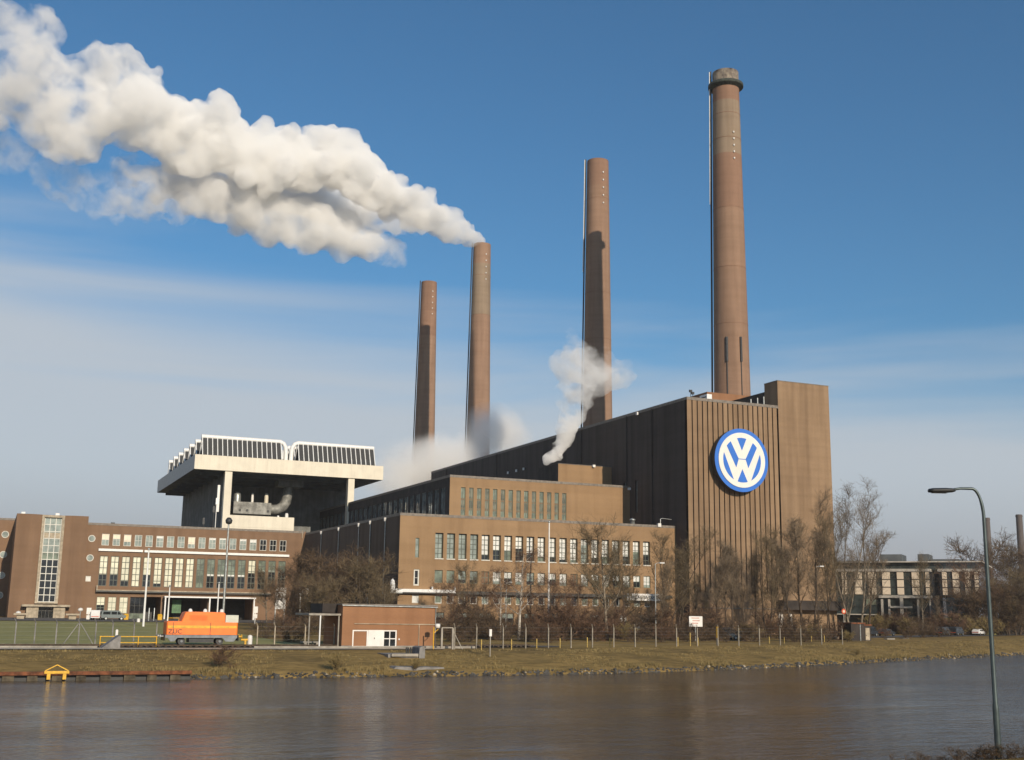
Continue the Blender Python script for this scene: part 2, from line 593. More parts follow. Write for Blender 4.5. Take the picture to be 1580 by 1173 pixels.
def water_mat():
    m, nt, b = base_mat('canal_water')
    L = nt.links.new
    b.inputs['Base Color'].default_value = (.098, .068, .036, 1)
    b.inputs['Roughness'].default_value = .14
    b.inputs['IOR'].default_value = 1.333
    b.inputs['Specular IOR Level'].default_value = .27
    geo = N(nt, 'ShaderNodeNewGeometry')
    acc = None
    for sc, rot, dist, det in (((.2, .6, 1), 12, .18, 3.0), ((.55, 1.5, 1), -9, .15, 4.0), ((1.8, 4.0, 1), 17, .05, 3.0)):
        mp = N(nt, 'ShaderNodeMapping')
        mp.inputs['Scale'].default_value = sc
        mp.inputs['Rotation'].default_value = (0, 0, R(rot))
        L(geo.outputs['Position'], mp.inputs[0])
        nz = N(nt, 'ShaderNodeTexNoise', inp={'Scale': 1.0, 'Detail': det, 'Roughness': .55})
        L(mp.outputs[0], nz.inputs['Vector'])
        ml = N(nt, 'ShaderNodeMath', operation='MULTIPLY', inp={1: dist})
        L(nz.outputs[0], ml.inputs[0])
        if acc is None:
            acc = ml.outputs[0]
        else:
            a = N(nt, 'ShaderNodeMath', operation='ADD')
            L(acc, a.inputs[0])
            L(ml.outputs[0], a.inputs[1])
            acc = a.outputs[0]
    # gusts: patches of rougher and calmer water
    mp = N(nt, 'ShaderNodeMapping')
    mp.inputs['Scale'].default_value = (.022, .06, 1)
    mp.inputs['Rotation'].default_value = (0, 0, R(14))
    L(geo.outputs['Position'], mp.inputs[0])
    gz = N(nt, 'ShaderNodeTexNoise', inp={'Scale': 1.0, 'Detail': 4.0})
    L(mp.outputs[0], gz.inputs['Vector'])
    gr_ = N(nt, 'ShaderNodeMapRange', inp={1: .36, 2: .64, 3: .35, 4: 1.45})
    L(gz.outputs[0], gr_.inputs[0])
    gm = N(nt, 'ShaderNodeMath', operation='MULTIPLY')
    L(acc, gm.inputs[0])
    L(gr_.outputs[0], gm.inputs[1])
    acc = gm.outputs[0]
    bp = N(nt, 'ShaderNodeBump', inp={'Strength': 1.0, 'Distance': 1.0})
    L(acc, bp.inputs['Height'])
    L(bp.outputs[0], b.inputs['Normal'])
    return m


M['ground'] = ground_mat()
M['lawn'] = lawn_mat()
M['water'] = water_mat()


def steam_mat(name, dens, col=(.985, .98, .97), scale=.06, lo=.25, hi=.7, aniso=.2, hetero=True):
    m = bpy.data.materials.new(name)
    m.use_nodes = True
    nt = m.node_tree
    nt.nodes.clear()
    L = nt.links.new
    out = N(nt, 'ShaderNodeOutputMaterial')
    pv = N(nt, 'ShaderNodeVolumePrincipled', inp={'Density': dens, 'Anisotropy': aniso})
    pv.inputs['Color'].default_value = (*col, 1)
    if hetero:
        geo = N(nt, 'ShaderNodeNewGeometry')
        nz = N(nt, 'ShaderNodeTexNoise', inp={'Scale': scale, 'Detail': 5.0, 'Roughness': .6})
        L(geo.outputs['Position'], nz.inputs['Vector'])
        mr = N(nt, 'ShaderNodeMapRange', inp={1: lo, 2: hi, 3: 0.0, 4: dens})
        L(nz.outputs[0], mr.inputs[0])
        L(mr.outputs[0], pv.inputs['Density'])
    L(pv.outputs[0], out.inputs['Volume'])
    return m


# ------------------------------------------------------------------ ground, water, paths
def grid(us, ds, zf, name, m):
    vs, fs = [], []
    for u in us:
        for d in ds:
            vs.append(zf(u, d))
    n = len(ds)
    for i in range(len(us) - 1):
        for j in range(n - 1):
            fs.append((i * n + j, (i + 1) * n + j, (i + 1) * n + j + 1, i * n + j + 1))
    mb = MB()
    mb.add(vs, fs, 0, True)
    return tag(mb.build(name, m), kind='structure')


def steps(*segs):
    out = []
    for a, b, s in segs:
        n = max(1, round((b - a) / s))
        out += [a + (b - a) * i / n for i in range(n)]
    return out + [segs[-1][1]]


def rough(u, v, amp, sc=.35):
    return amp * (noise.noise((u * sc, v * sc, 3.1)) + .5 * noise.noise((u * sc * 2.7, v * sc * 2.7, 9.2)))


def far_z(u, d):
    v = shore(u) + d
    z = float(np.interp(d, _PD, _PZ))
    a = .14 if -1 < d < 17 else (.05 if d < 20 else 0)
    if -1 < d < 2.5:
        a = .22
    return (u, v, z + rough(u, v, a, .5))


grid(steps((-7000, -400, 1100), (-400, -20, 20), (-20, 200, 1.0), (200, 420, 5), (420, 7000, 1000)),
     steps((-40, -3, 6), (-3, 4, .5), (4, 24, 1.0), (24, 60, 6), (60, 400, 30), (400, 8000, 1200)), far_z, 'ground', M['ground'])
grid(steps((-400, -20, 40), (-20, 60, 1), (60, 500, 40)), steps((-300, 5, 40), (5, 36, .8)),
     lambda u, v: (u, v, near_z(u, v) + rough(u, v, .04 if v > 5 else 0, .8)), 'near_bank', M['ground'])
_w = MB()
_w.quad((-3000, 26, 0), (900, 26, 0), (900, 520, 0), (-3000, 520, 0))
tag(_w.build('water', M['water']), kind='structure')


def strip(name, m, us, d0, d1, lift, by_v=False):
    vs, fs = [], []
    K = 5
    for u in us:
        for j in range(K):
            d = d0 + (d1 - d0) * j / (K - 1)
            v = d if by_v else shore(u) + d
            vs.append((u, v, ground_z(u, v) + lift))
    for i in range(len(us) - 1):
        for j in range(K - 1):
            fs.append((i * K + j, (i + 1) * K + j, (i + 1) * K + j + 1, i * K + j + 1))
    mb = MB()
    mb.add(vs, fs, 0, True)
    return tag(mb.build(name, m), kind='structure')


strip('path', M['gravel_path'], steps((-60, 48, 3)), 16.9, 19.0, .10)
strip('track_bed', M['ballast'], steps((-60, 66, 3)), 20.4, 23.6, .06)
strip('lawn', M['lawn'], steps((-60, 34, 4)), 25.5, 133, .05)
strip('driveway', M['asphalt'], steps((-60, 62, 4)), 246, 276.5, .07, by_v=True)
strip('yard', M['asphalt'], steps((66, 122, 4)), 188, 204, .06, by_v=True)
strip('street', M['asphalt'], steps((150, 420, 10)), 33, 41, .06)


# ------------------------------------------------------------------ building helpers
def mapF(v):
    return lambda a, d, z: (a, v + d, z)


def mapS(u):
    return lambda a, d, z: (u + d, a, z)


def bx(mb, mp, a0, a1, d0, d1, z0, z1, m=0):
    vs = [mp(a, d, z) for z in (z0, z1) for d in (d0, d1) for a in (a0, a1)]
    mb.add(vs, ((0, 2, 3, 1), (4, 5, 7, 6), (0, 1, 5, 4), (2, 6, 7, 3), (0, 4, 6, 2), (1, 3, 7, 5)), m)


def facade(mb, mp, a0, a1, z0, z1, holes, depth, m=0, mr=None):
    mr = m if mr is None else mr
    xs = sorted({a0, a1, *[h[0] for h in holes], *[h[1] for h in holes]})
    zs = sorted({z0, z1, *[h[2] for h in holes], *[h[3] for h in holes]})
    xs = [x for x in xs if a0 <= x <= a1]
    zs = [z for z in zs if z0 <= z <= z1]
    for j in range(len(zs) - 1):
        run = None
        for i in range(len(xs) - 1):
            cx, cz = (xs[i] + xs[i + 1]) / 2, (zs[j] + zs[j + 1]) / 2
            hole = any(h[0] < cx < h[1] and h[2] < cz < h[3] for h in holes)
            if not hole and run is None:
                run = xs[i]
            if run is not None and (hole or i == len(xs) - 2):
                e = xs[i] if hole else xs[i + 1]
                mb.quad(mp(run, 0, zs[j]), mp(e, 0, zs[j]), mp(e, 0, zs[j + 1]), mp(run, 0, zs[j + 1]), m)
                run = None
    for h in holes:
        d = h[4] if len(h) > 4 else depth
        x0, x1, y0, y1 = h[:4]
        mb.quad(mp(x0, 0, y0), mp(x0, d, y0), mp(x0, d, y1), mp(x0, 0, y1), mr)
        mb.quad(mp(x1, 0, y0), mp(x1, d, y0), mp(x1, d, y1), mp(x1, 0, y1), mr)
        mb.quad(mp(x0, 0, y0), mp(x1, 0, y0), mp(x1, d, y0), mp(x0, d, y0), mr)
        mb.quad(mp(x0, 0, y1), mp(x1, 0, y1), mp(x1, d, y1), mp(x0, d, y1), mr)


def window(parent, mp, h, depth, nx, rows, fm, panes, fw=.09, sill=None, bar=.07):
    """rows: heights (0..1) of the glazing bars; panes: [(from, to, material)] in height"""
    x0, x1, z0, z1 = h[:4]
    ctr = mp((x0 + x1) / 2, depth, z0)
    f = MB()
    a, b = depth - .09, depth - .012
    bx(f, mp, x0, x0 + fw, a, b, z0, z1)
    bx(f, mp, x1 - fw, x1, a, b, z0, z1)
    bx(f, mp, x0 + fw, x1 - fw, a, b, z0, z0 + fw)
    bx(f, mp, x0 + fw, x1 - fw, a, b, z1 - fw, z1)
    for i in range(1, nx):
        x = x0 + (x1 - x0) * i / nx
        bx(f, mp, x - bar / 2, x + bar / 2, a + .01, b, z0 + fw, z1 - fw)
    for r in rows:
        z = z0 + (z1 - z0) * r
        bx(f, mp, x0 + fw, x1 - fw, a + .014, b - .004, z - bar / 2, z + bar / 2)
    w = f.build('window', fm, parent, at=ctr)
    p = MB()
    mats = []
    for lo, hi, pm in panes:
        if pm not in mats:
            mats.append(pm)
        p.quad(mp(x0, depth, z0 + (z1 - z0) * lo), mp(x1, depth, z0 + (z1 - z0) * lo), mp(x1, depth, z0 + (z1 - z0) * hi), mp(x0, depth, z0 + (z1 - z0) * hi), mats.index(pm))
    p.build('pane', mats, w, at=ctr)
    if sill:
        s = MB()
        bx(s, mp, x0 - .05, x1 + .05, -.14, depth - .1, z0 - .16, z0 + .012)
        s.build('sill', sill, w, at=ctr)
    return w


def roof_slab(mb, x0, x1, y0, y1, z, par=.7, t=.35, m=1, mc=2):
    """flat roof behind a parapet of the walls, coped in metal; the roof lies PAR below the coping"""
    mb.quad((x0 + .02, y0 + .02, z - par), (x1 - .02, y0 + .02, z - par), (x1 - .02, y1 - .02, z - par), (x0 + .02, y1 - .02, z - par), m)
    for a in ((x0 - .06, x1 + .06, y0 - .06, y0 + t), (x0 - .06, x1 + .06, y1 - t, y1 + .06),
              (x0 - .06, x0 + t, y0 + t, y1 - t), (x1 - t, x1 + .06, y0 + t, y1 - t)):
        mb.box(*a, z - par + .05, z + .05, mc)


# ------------------------------------------------------------------ boiler house with the ribbed tower front
U0, V0 = 126.66, 201.14
bh = thing('boiler_house', (144, 202, 2.3), 'tall dark brown boiler house whose ribbed brick front carries the round emblem', 'building')
w = MB()
GR, GB = 10.4, 49.55
# wall plane is set back behind the pilasters; plinth and plain bay stand flush with them
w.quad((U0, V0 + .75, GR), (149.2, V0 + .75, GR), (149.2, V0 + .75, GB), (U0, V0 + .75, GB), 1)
facade(w, mapF(V0), U0, 149.2, 1.0, GR, [(147.6, 149.1, 3.9, 6.7)], .3)
w.quad((U0, V0, GR), (149.2, V0, GR), (149.2, V0 + .75, GR), (U0, V0 + .75, GR), 0)
facade(w, mapF(V0), 149.2, 162.6, 1.0, 55.1, [(150.2, 151.3, 4.0, 6.6)], .3)
w.quad((162.6, V0, 1), (162.6, 354.4, 1), (162.6, 354.4, 49.6), (162.6, V0, 49.6), 0)
w.quad((162.6, V0, 49.6), (162.6, 206, 49.6), (162.6, 206, 55.1), (162.6, V0, 55.1), 0)
w.quad((U0, 354.4, 1), (162.6, 354.4, 1), (162.6, 354.4, 49.6), (U0, 354.4, 49.6), 0)
sideholes = [(v, v + 1.1, 27.5, 34.5) for v in (221.5, 226.5, 255, 262, 269)]
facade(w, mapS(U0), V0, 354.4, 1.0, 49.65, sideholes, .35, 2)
w.box(149.2, 162.6, V0 + .0, 205.8, 49.0, 55.05, 0, skip=('front', 'top', 'bottom'))
w.quad((149.2, V0, 54.4), (162.6, V0, 54.4), (162.6, 205.8, 54.4), (149.2, 205.8, 54.4), 3)
roof_slab(w, U0, 149.15, V0, 354.4, 49.65, .6, m=3, mc=4)
w.quad((149.15, 205.8, 49.0), (162.58, 205.8, 49.0), (162.58, 354.3, 49.0), (149.15, 354.3, 49.0), 3)
w.box(149.1, 162.66, V0 - .06, V0 + .3, 55.05, 55.2, 4)
w.box(149.1, 149.4, V0 + .3, 205.8, 55.05, 55.2, 4)
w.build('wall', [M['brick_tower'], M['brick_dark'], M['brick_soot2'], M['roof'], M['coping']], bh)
rb = MB()
for k in range(18):
    x = U0 + .12 + k * 1.238
    rb.box(x + (0 if k else -.12), x + .97, V0, V0 + .74, GR + .004, GB + .04)
rb.build('pilaster_front', M['brick_tower'], bh)
lg = MB()
lg.box(129.5, 147.4, V0 - .18, V0 - .004, 7.32, 7.5)
lg.build('ledge', M['coping'], bh)
sh = MB()
sh.box(147.4, 163.4, V0 - 2.2, V0 - .01, 7.3, 9.2)
sh.build('service_gantry', M['brick_dark'], bh)
for hx in ((147.6, 149.1, 3.9, 6.7), (150.2, 151.3, 4.0, 6.6)):
    d = MB()
    bx(d, mapF(V0), hx[0], hx[1], .18, .26, hx[2], hx[3])
    dd = d.build('door', M['white'], bh)
    d = MB()
    bx(d, mapF(V0), hx[0] + .15, hx[0] + .3, .1, .17, 5.1, 5.25)
    d.build('handle', M['dark_metal'], dd)
for h in sideholes:
    window(bh, mapS(U0), h, .35, 1, (.33, .66), M['frame_dark'], [(0, 1, M['pane_strip'])])
# strip roof behind the high bay, plinth of the chimney, roof clutter
r = MB()
r.box(149.25, 162.55, 205.85, 240, 49.0, 53.4, 0, skip=('bottom',))
r.build('roof_strip', M['brick_dark'], bh)
r = MB()
r.box(146.2, 162.4, 223.5, 238, 49.0, 56.1, 0, skip=('bottom',))
r.build('chimney_plinth', M['brick_red'], bh)
r = MB()
r.box(143.2, 144.5, 219, 222, 49.02, 54.6, 0)
for k in range(8):
    r.box(143.15, 143.19, 219.2, 221.8, 50 + k * .55, 50.25 + k * .55, 1)
r.build('roof_vent', [M['white_metal'], M['dark_metal']], bh)
for x, z in ((143.9, 51.0), (145.6, 51.4), (147.2, 51.8)):
    p = MB()
    p.tube(((x, V0 + 2.2, 49.05), (x, V0 + 2.2, z)), .13, 8)
    p.build('vent_pipe', M['galv'], bh)
a = MB()
for x, z in ((131.4, 52.0), (131.9, 51.6)):
    a.tube(((x, V0 + 6, 49.05), (x, V0 + 6, z + .4)), .06, 6)
    a.box(x - .3, x + .3, V0 + 5.8, V0 + 6.2, z, z + .5)
a.build('roof_antenna', M['dark_metal'], bh)
for v in (220.4, 280.6, 285.3, 290.9):
    l = MB()
    z = 43.0 if v > 250 else 49.0
    l.box(U0 - .55, U0 - .02, v - .16, v + .16, z - .08, z + .08, 1)
    l.box(U0 - .8, U0 - .5, v - .28, v + .28, z - .35, z + .3, 0)
    l.build('wall_floodlight', [M['white'], M['dark_metal']], bh)
for v in (215, 226, 248, 300, 340):
    p = MB()
    p.tube(((U0 - .15, v, 2), (U0 - .15, v, 49.2)), .12, 6)
    p.build('downpipe', M['brick_dark'], bh)

# emblem disc
LC = Vector((138.28, 199.2, 37.16))
LR = 6.5
lo = thing('emblem_sign', (138.28, V0, 37.16 - LR), 'round blue and white factory emblem with V over W letters on the ribbed tower front', 'sign')


def disc(mb, r, y0, y1, n=96, m=0):
    mb.prism([(LC.x + r * math.cos(2 * math.pi * k / n), LC.z + r * math.sin(2 * math.pi * k / n)) for k in range(n)], y0, y1, m)


d = MB()
disc(d, LR * .985, LC.y + .02, LC.y + 1.25)
for a in (45, 135, 225, 315):
    x, z = LC.x + 4 * math.cos(R(a)), LC.z + 4 * math.sin(R(a))
    d.bar((x, LC.y + 1.2, z), (x, V0 + .1, z), .35)
d.build('backing_drum', M['dark_metal'], lo)
d = MB()
disc(d, LR, LC.y - .12, LC.y + .0)
d.build('blue_disc', M['blue'], lo)
d = MB()
disc(d, LR * .868, LC.y - .26, LC.y - .125)
d.build('white_disc', M['logo_white'], lo)


def arc(r, a0, a1, n=14):
    return [(r * math.cos(a0 + (a1 - a0) * k / n), r * math.sin(a0 + (a1 - a0) * k / n)) for k in range(n + 1)]


def at_r(x, r):
    return math.atan2(math.sqrt(r * r - x * x), x)


ri = .705
pieces = []
a = at_r(.175, ri)
pieces.append([(0, .30)] + arc(ri, a, math.pi - a))
a0, a1 = at_r(.415, ri), at_r(.565, ri)
side = [(.225, -.245), *arc(ri, math.pi / 2 - (math.pi / 2 - a1), a0, 6), (.128, .035)]
pieces.append(side)
pieces.append([(-x, z) for x, z in side][::-1])
a = at_r(.19, ri)
pieces.append([(0, -.285)] + arc(ri, math.pi + (math.pi - (math.pi - a)), 2 * math.pi - a))
t0, t1 = math.atan2(-.625, .325), math.atan2(.215, .672)
lens = arc(ri, t0, t1, 16)
pieces.append(lens)
pieces.append([(-x, z) for x, z in lens][::-1])
pieces.append([(-.14, .02), (.14, .02), (.14, .042), (-.14, .042)])
d = MB()
for pc in pieces:
    d.prism([(LC.x + x * LR, LC.z + z * LR) for x, z in pc], LC.y - .285, LC.y - .262)
d.build('letter_gaps', M['blue'], lo)

# ------------------------------------------------------------------ switch house: the low wing with the tall windows
UL, V1, ZR = 67.8, 205.9, 23.65
sw = thing('switch_house', (97, 206, 2.4), 'long brown brick wing with twenty tall white-paned windows and a flat roof', 'building')
mF = mapF(V1)
tall = [(75.55 + 2.326 * k - .8, 75.55 + 2.326 * k + .8, 15.6, 20.3) for k in range(20)]
mid = [(75.6 + 2.326 * k - .78, 75.6 + 2.326 * k + .78, 11.15, 13.45) for k in range(20)]
low = [(75.68 + 2.326 * k - .7, 75.68 + 2.326 * k + .7, 7.4, 8.98) for k in range(20)]
gf = [(75.7 + 4.652 * k - 1.2, 75.7 + 4.652 * k + 1.2, 3.5, 5.8) for k in range(8)]
slits = [(70.9, 71.62, 15.65, 19.2), (70.75, 71.85, 10.55, 13.5), (70.55, 71.9, 7.4, 8.95)]
gate = (116.9, 120.0, 2.5, 5.9)
gfw = (113.6, 115.2, 3.6, 5.8)
holes = tall + mid + low + gf + slits + [gate, gfw]
w = MB()
facade(w, mF, UL, U0, 1.0, ZR, [(*h, .62) for h in tall] + mid + low + gf + slits + [gate, gfw], .3)
facade(w, mapS(UL), V1, 277.2, 1.0, ZR, [], .3, 3)
facade(w, mapS(UL), 277.2, 372, 1.0, ZR, [], .3, 3)
roof_slab(w, UL, U0 - .4, V1, 371, ZR, .5, m=1, mc=2)
w.build('wall', [M['brick'], M['roof'], M['coping'], M['brick_soot']], sw)
B, G, D, W_, GN = M['pane_bright'], M['pane_grey'], M['pane_dark'], M['pane_white'], M['pane_green']
rows5 = (.2, .4, .6, .8)
tp = {4: .22, 5: .42, 6: .4, 7: .5, 8: .35, 9: .2, 10: .22, 13: .0, 15: .3, 16: .55, 17: .35, 18: .55, 19: .45, 14: .25}
for k, h in enumerate(tall):
    if k < 4:
        ps = [(0, 1, M['pane_grey'])]
    else:
        f = tp.get(k, .12)
        ps = [(0, f, D if k % 3 else M['pane_green']), (f, 1, W_)] if f else [(0, .75, G), (.75, 1, W_)]
    window(sw, mF, h, .62, 2, rows5, M['frame_mid'], ps, sill=M['sill'], bar=.11, fw=.12)
for k, h in enumerate(mid):
    ps = [(0, 1, GN)] if k in (0, 1) else [(0, 1, M['brick_office'])] if k in (4, 12) else [(0, .3, D), (.3, 1, G)] if k in (2, 3, 8) else [(0, .25, G), (.25, 1, W_)] if k % 2 else [(0, .5, D), (.5, 1, W_)]
    window(sw, mF, h, .3, 2, (.5,), M['frame_green'], ps)
for k, h in enumerate(low):
    window(sw, mF, h, .3, 1, (), M['frame_white'], [(0, 1, (GN, D, D, D, G, D, GN)[k % 7])], fw=.16)
for k, h in enumerate(gf):
    window(sw, mF, h, .3, 2, (.6,), M['frame_dark'], [(0, .6, D), (.6, 1, G)])
window(sw, mF, slits[0], .3, 1, (.35, .68), M['frame_green'], [(0, 1, G)])
window(sw, mF, slits[1], .25, 1, (.48,), M['frame_white'], [(0, 1, D)], fw=.26)
window(sw, mF, slits[2], .3, 1, (), M['frame_white'], [(0, 1, W_)], fw=.16)
window(sw, mF, gfw, .3, 1, (), M['frame_white'], [(0, .4, D), (.4, 1, W_)], fw=.1)
d = MB()
bx(d, mF, gate[0], gate[1], .3, .4, gate[2], gate[3])
for k in range(5):
    bx(d, mF, gate[0], gate[1], .27, .298, gate[2] + .1 + k * .66, gate[2] + .66 + k * .66)
d.build('roller_door', M['stone'], sw)
d = MB()
bx(d, mF, UL - .7, 78.7, -.9, -.02, 9.35, 9.9)
bx(d, mF, 74.0, 74.25, -.9, -.4, 9.9, 10.4)
bx(d, mF, 78.45, 78.7, -.9, -.4, 9.9, 10.5)
d.build('white_ledge', M['white_metal'], sw)
d = MB()
bx(d, mF, UL - .7, U0 - 1.5, -.88, -.025, 9.12, 9.345)
bx(d, mF, 78.75, U0 - 1.5, -.7, -.03, 9.35, 9.72)
d.build('ledge', M['frame_dark'], sw)
for v in (214.3, 224.0, 232.0, 247.2, 261.9):
    p = MB()
    p.tube(((UL - .16, v, 2.5), (UL - .16, v, 22.6)), .1, 6, 0)
    p.frustum((UL - .25, v), .15, .16, .24, .3, 22.6, 23.3, 1)
    p.build('downpipe', [M['galv'], M['white']], sw)
p = MB()
p.lathe([(.5, 0), (.5, 1.3), (.62, 1.32), (.62, 1.5), (.1, 1.8)], (117.2, V1 + 1.2, ZR - .5 + .01), 14)
p.build('roof_fan', M['galv'], sw)
p = MB()
p.tube(((123.3, V1 + .5, ZR - .45), (123.3, V1 + .5, ZR + 1.3), (123.7, V1 + .5, ZR + 1.5), (125.9, V1 + .5, ZR + 1.35)), .07, 6)
p.box(122.3, 123.0, V1 - .3, V1 + .2, ZR - .3, ZR + .4, 1)
p.build('roof_lamp', [M['galv'], M['white']], sw)
p = MB()
p.lathe([(.25, 0), (.45, .4), (.5, 1.3), (.35, 2.0), (.05, 2.3)], (66.4, V1 - 1.1, 9.36), 12)
p.box(66.0, 68.2, V1 - 1.5, V1 - .91, 9.1, 9.34, 1)
p.build('ledge_vent', [M['white_metal'], M['galv']], sw)
p = MB()
p.box(66.1, 66.7, V1 - .9, V1 - .3, 2.3, 4.6)
p.build('door_lamp_box', M['white'], sw)


def text_mesh(s, size):
    c = bpy.data.curves.new('letters', 'FONT')
    c.body = s
    c.size = size
    c.extrude = .02
    c.align_x = 'LEFT'
    o = bpy.data.objects.new('letters', c)
    COL.objects.link(o)
    bpy.context.view_layer.update()
    me = bpy.data.meshes.new_from_object(o.evaluated_get(bpy.context.evaluated_depsgraph_get()))
    bpy.data.objects.remove(o)
    bpy.data.curves.remove(c)
    return me


def letters(s, size, at, m, parent, rotx=R(90), sx=1.0):
    me = text_mesh(s, size)
    me.transform(Matrix.Rotation(rotx, 4, 'X') @ Matrix.Diagonal((sx, 1, 1, 1)))
    me.materials.clear()
    me.materials.append(m)
    return link('lettering', me, parent, Vector(at))


sg = thing('company_sign', (118.7, V1 - .9, 8.7), 'long white sign board with dark lettering on the front of the tall-windowed wing', 'sign')
d = MB()
d.box(114.6, 122.7, V1 - 1.25, V1 - 1.0, 8.62, 9.95)
for x in (115.5, 121.8):
    d.box(x - .08, x + .08, V1 - .99, V1 - .01, 8.8, 8.98, 1)
d.build('board', [M['white'], M['dark_metal']], sg)
d = MB()
d.box(114.9, 116.5, V1 - 1.28, V1 - 1.255, 8.95, 9.6)
d.build('pale_mark', mat('faded_grey_print', (.45, .44, .42), .7), sg)
letters('AKTATBPTA', .95, (116.8, V1 - 1.275, 8.93), M['dark_metal'], sg, sx=.98)

# ------------------------------------------------------------------ turbine hall behind it
UT, V2, ZT = 84.5, 224.9, 33.5
th = thing('turbine_hall', (105, 225, 23.2), 'brown turbine hall with fourteen narrow windows rising behind the low wing roof', 'building')
w = MB()
mF2 = mapF(V2)
nar = [(87.48 + 1.782 * k - .5, 87.48 + 1.782 * k + .5, 25.35, 31.1) for k in range(14)]
facade(w, mF2, UT, U0, 22.9, ZT, nar, .3)
stp = [(227.4 + 4 * k, 230.3 + 4 * k, 25.2, 31.2) for k in range(36)]
facade(w, mapS(UT), V2, 372, 22.9, ZT, stp, .16, 1)  # left wall darker than the front: its shade is in the colour
roof_slab(w, UT, U0 - .4, V2, 371.5, ZT, .5, m=2, mc=3)
w.box(113.2, U0 - .02, 233.2, 243.5, 32.5, 38.5, 0, skip=('bottom', 'left'))
w.quad((113.2, 233.2, 32.5), (113.2, 243.5, 32.5), (113.2, 243.5, 38.5), (113.2, 233.2, 38.5), 1)  # left face of the top block, shade painted in with dark brick
w.box(113.1, U0 - .03, 233.1, 233.5, 38.5, 38.6, 3)
w.build('wall', [M['brick'], M['brick_dark'], M['roof'], M['coping']], th)
for k, h in enumerate(nar):
    window(th, mF2, h, .3, 2, (.22, .26, .55, .6), M['frame_green'], [(0, .2, GN), (.2, .28, M['brick_office']), (.28, .54, M['pane_dull']), (.54, .62, M['brick_office']), (.62, 1, M['pane_dull'] if k % 2 else GN)], fw=.1)
for k, h in enumerate(stp):
    window(th, mapS(UT), h, .16, 2, (.5,), M['frame_dark'], [(0, 1, M['pane_strip'])], fw=.07, bar=.07)
l = MB()
l.box(121.6, 122.2, 232.6, 233.1, 38.2, 38.75)
l.build('roof_floodlight', M['white'], th)
l = MB()
l.box(U0 - .6, U0 - .1, V2 - .7, V2 - .1, 32.6, 33.1)
l.build('wall_floodlight', M['white'], th)

# ------------------------------------------------------------------ office wing with stair tower and gate
VO = 277.2
ob = thing('office_building', (40, VO, 2.9), 'four storey brown office wing with a glazed stair tower and entrance canopy', 'building')
mO = mapF(VO)
t1 = [(22.6 + 2.345 * k - .78, 22.6 + 2.345 * k + .78, 19.2, 21.75) for k in range(18)]
t2 = [(22.62 + 2.345 * k - .86, 22.62 + 2.345 * k + .86, 10.3, 16.9) for k in range(18)]
g1 = [(21.8, 23.5, 4.4, 7.95), (24.2, 25.9, 4.4, 7.95), (26.6, 28.35, 4.4, 7.95)]
big = [(28.85, 32.05, 2.95, 8.0, .6), (32.25, 35.5, 2.0, 8.1, 9), (36.1, 45.6, 2.0, 8.0, 9), (46.2, 56.1, 2.0, 8.0, 9)]
sq = (19.1, 20.2, 11.2, 12.4)
w = MB()
facade(w, mO, 18.5, UL, 1.0, 24.0, t1 + t2 + g1 + big + [sq], .3, 0, 0)
facade(w, mapF(VO + 25), -45, 4.2, 1.0, 25.9, [], .3)
w.quad((28.85, VO + .6, 2.9), (28.85, VO + .6, 8), (32.05, VO + .6, 8), (32.05, VO + .6, 2.9), 3)
w.quad((32, VO + 9, 1), (56.2, VO + 9, 1), (56.2, VO + 9, 8.2), (32, VO + 9, 8.2), 3)
w.quad((32, VO, 1.0), (56.2, VO, 1.0), (56.2, VO + 9, 1.0), (32, VO + 9, 1.0), 3)
roof_slab(w, 18.4, UL - .5, VO, VO + 16, 24.05, .5, m=1, mc=2)
roof_slab(w, -45, 4.1, VO + 25, VO + 40, 25.9, .5, m=1, mc=2)
w.box(18.4, UL - .5, VO + 15.9, VO + 16, 1, 23.9, 0)
# stair tower: flanks fold back to the tall glazing
T0 = VO - 1.5
xs_ = [(3.92, 0), (7.3, 0), (9.05, .55), (9.05, .9), (13.75, .9), (13.75, .55), (15.5, 0), (18.6, 0)]
for (xa, da), (xb, db) in zip(xs_[:-1], xs_[1:]):
    z0 = 1.0
    w.quad((xa, T0 + da, z0), (xb, T0 + db, z0), (xb, T0 + db, 25.35), (xa, T0 + da, 25.35), 0)
w.quad((3.92, T0, 1), (3.92, VO + 25, 1), (3.92, VO + 25, 25.35), (3.92, T0, 25.35), 0)
w.quad((18.6, T0, 1), (18.6, VO + 8, 1), (18.6, VO + 8, 25.35), (18.6, T0, 25.35), 0)
w.quad((3.92, VO + 25, 1), (18.6, VO + 25, 1), (18.6, VO + 25, 25.35), (3.92, VO + 25, 25.35), 0)
w.quad((18.6, VO + 8, 1), (18.6, VO + 25, 1), (18.6, VO + 25, 25.35), (18.6, VO + 8, 25.35), 0)
w.quad((3.92, T0 + 1, 25.2), (18.6, T0 + 1, 25.2), (18.6, VO + 25, 25.2), (3.92, VO + 25, 25.2), 1)
w.build('wall', [M['brick_office'], M['roof'], M['coping'], M['dark_metal']], ob)
mT = mapF(T0)
d = MB()
for a in ((9.07, 9.62, .2, .88), (13.18, 13.73, .2, .88)):
    bx(d, mT, a[0], a[1], a[2], a[3], 6.3, 25.3)
bx(d, mT, 9.62, 13.18, .25, .88, 24.8, 25.28)
bx(d, mT, 9.62, 13.18, .3, .88, 6.3, 6.6)
d.build('stair_window_surround', M['stone'], ob)
hs = (9.62, 13.18, 6.6, 24.8)
window(ob, mT, hs, .86, 3, [k / 12 for k in range(1, 12)], M['frame_white'],
       [(0, .5, D), (.5, .58, GN), (.58, .75, G), (.75, .82, M['stone']), (.82, 1, G)], fw=.14, bar=.16)
d = MB()
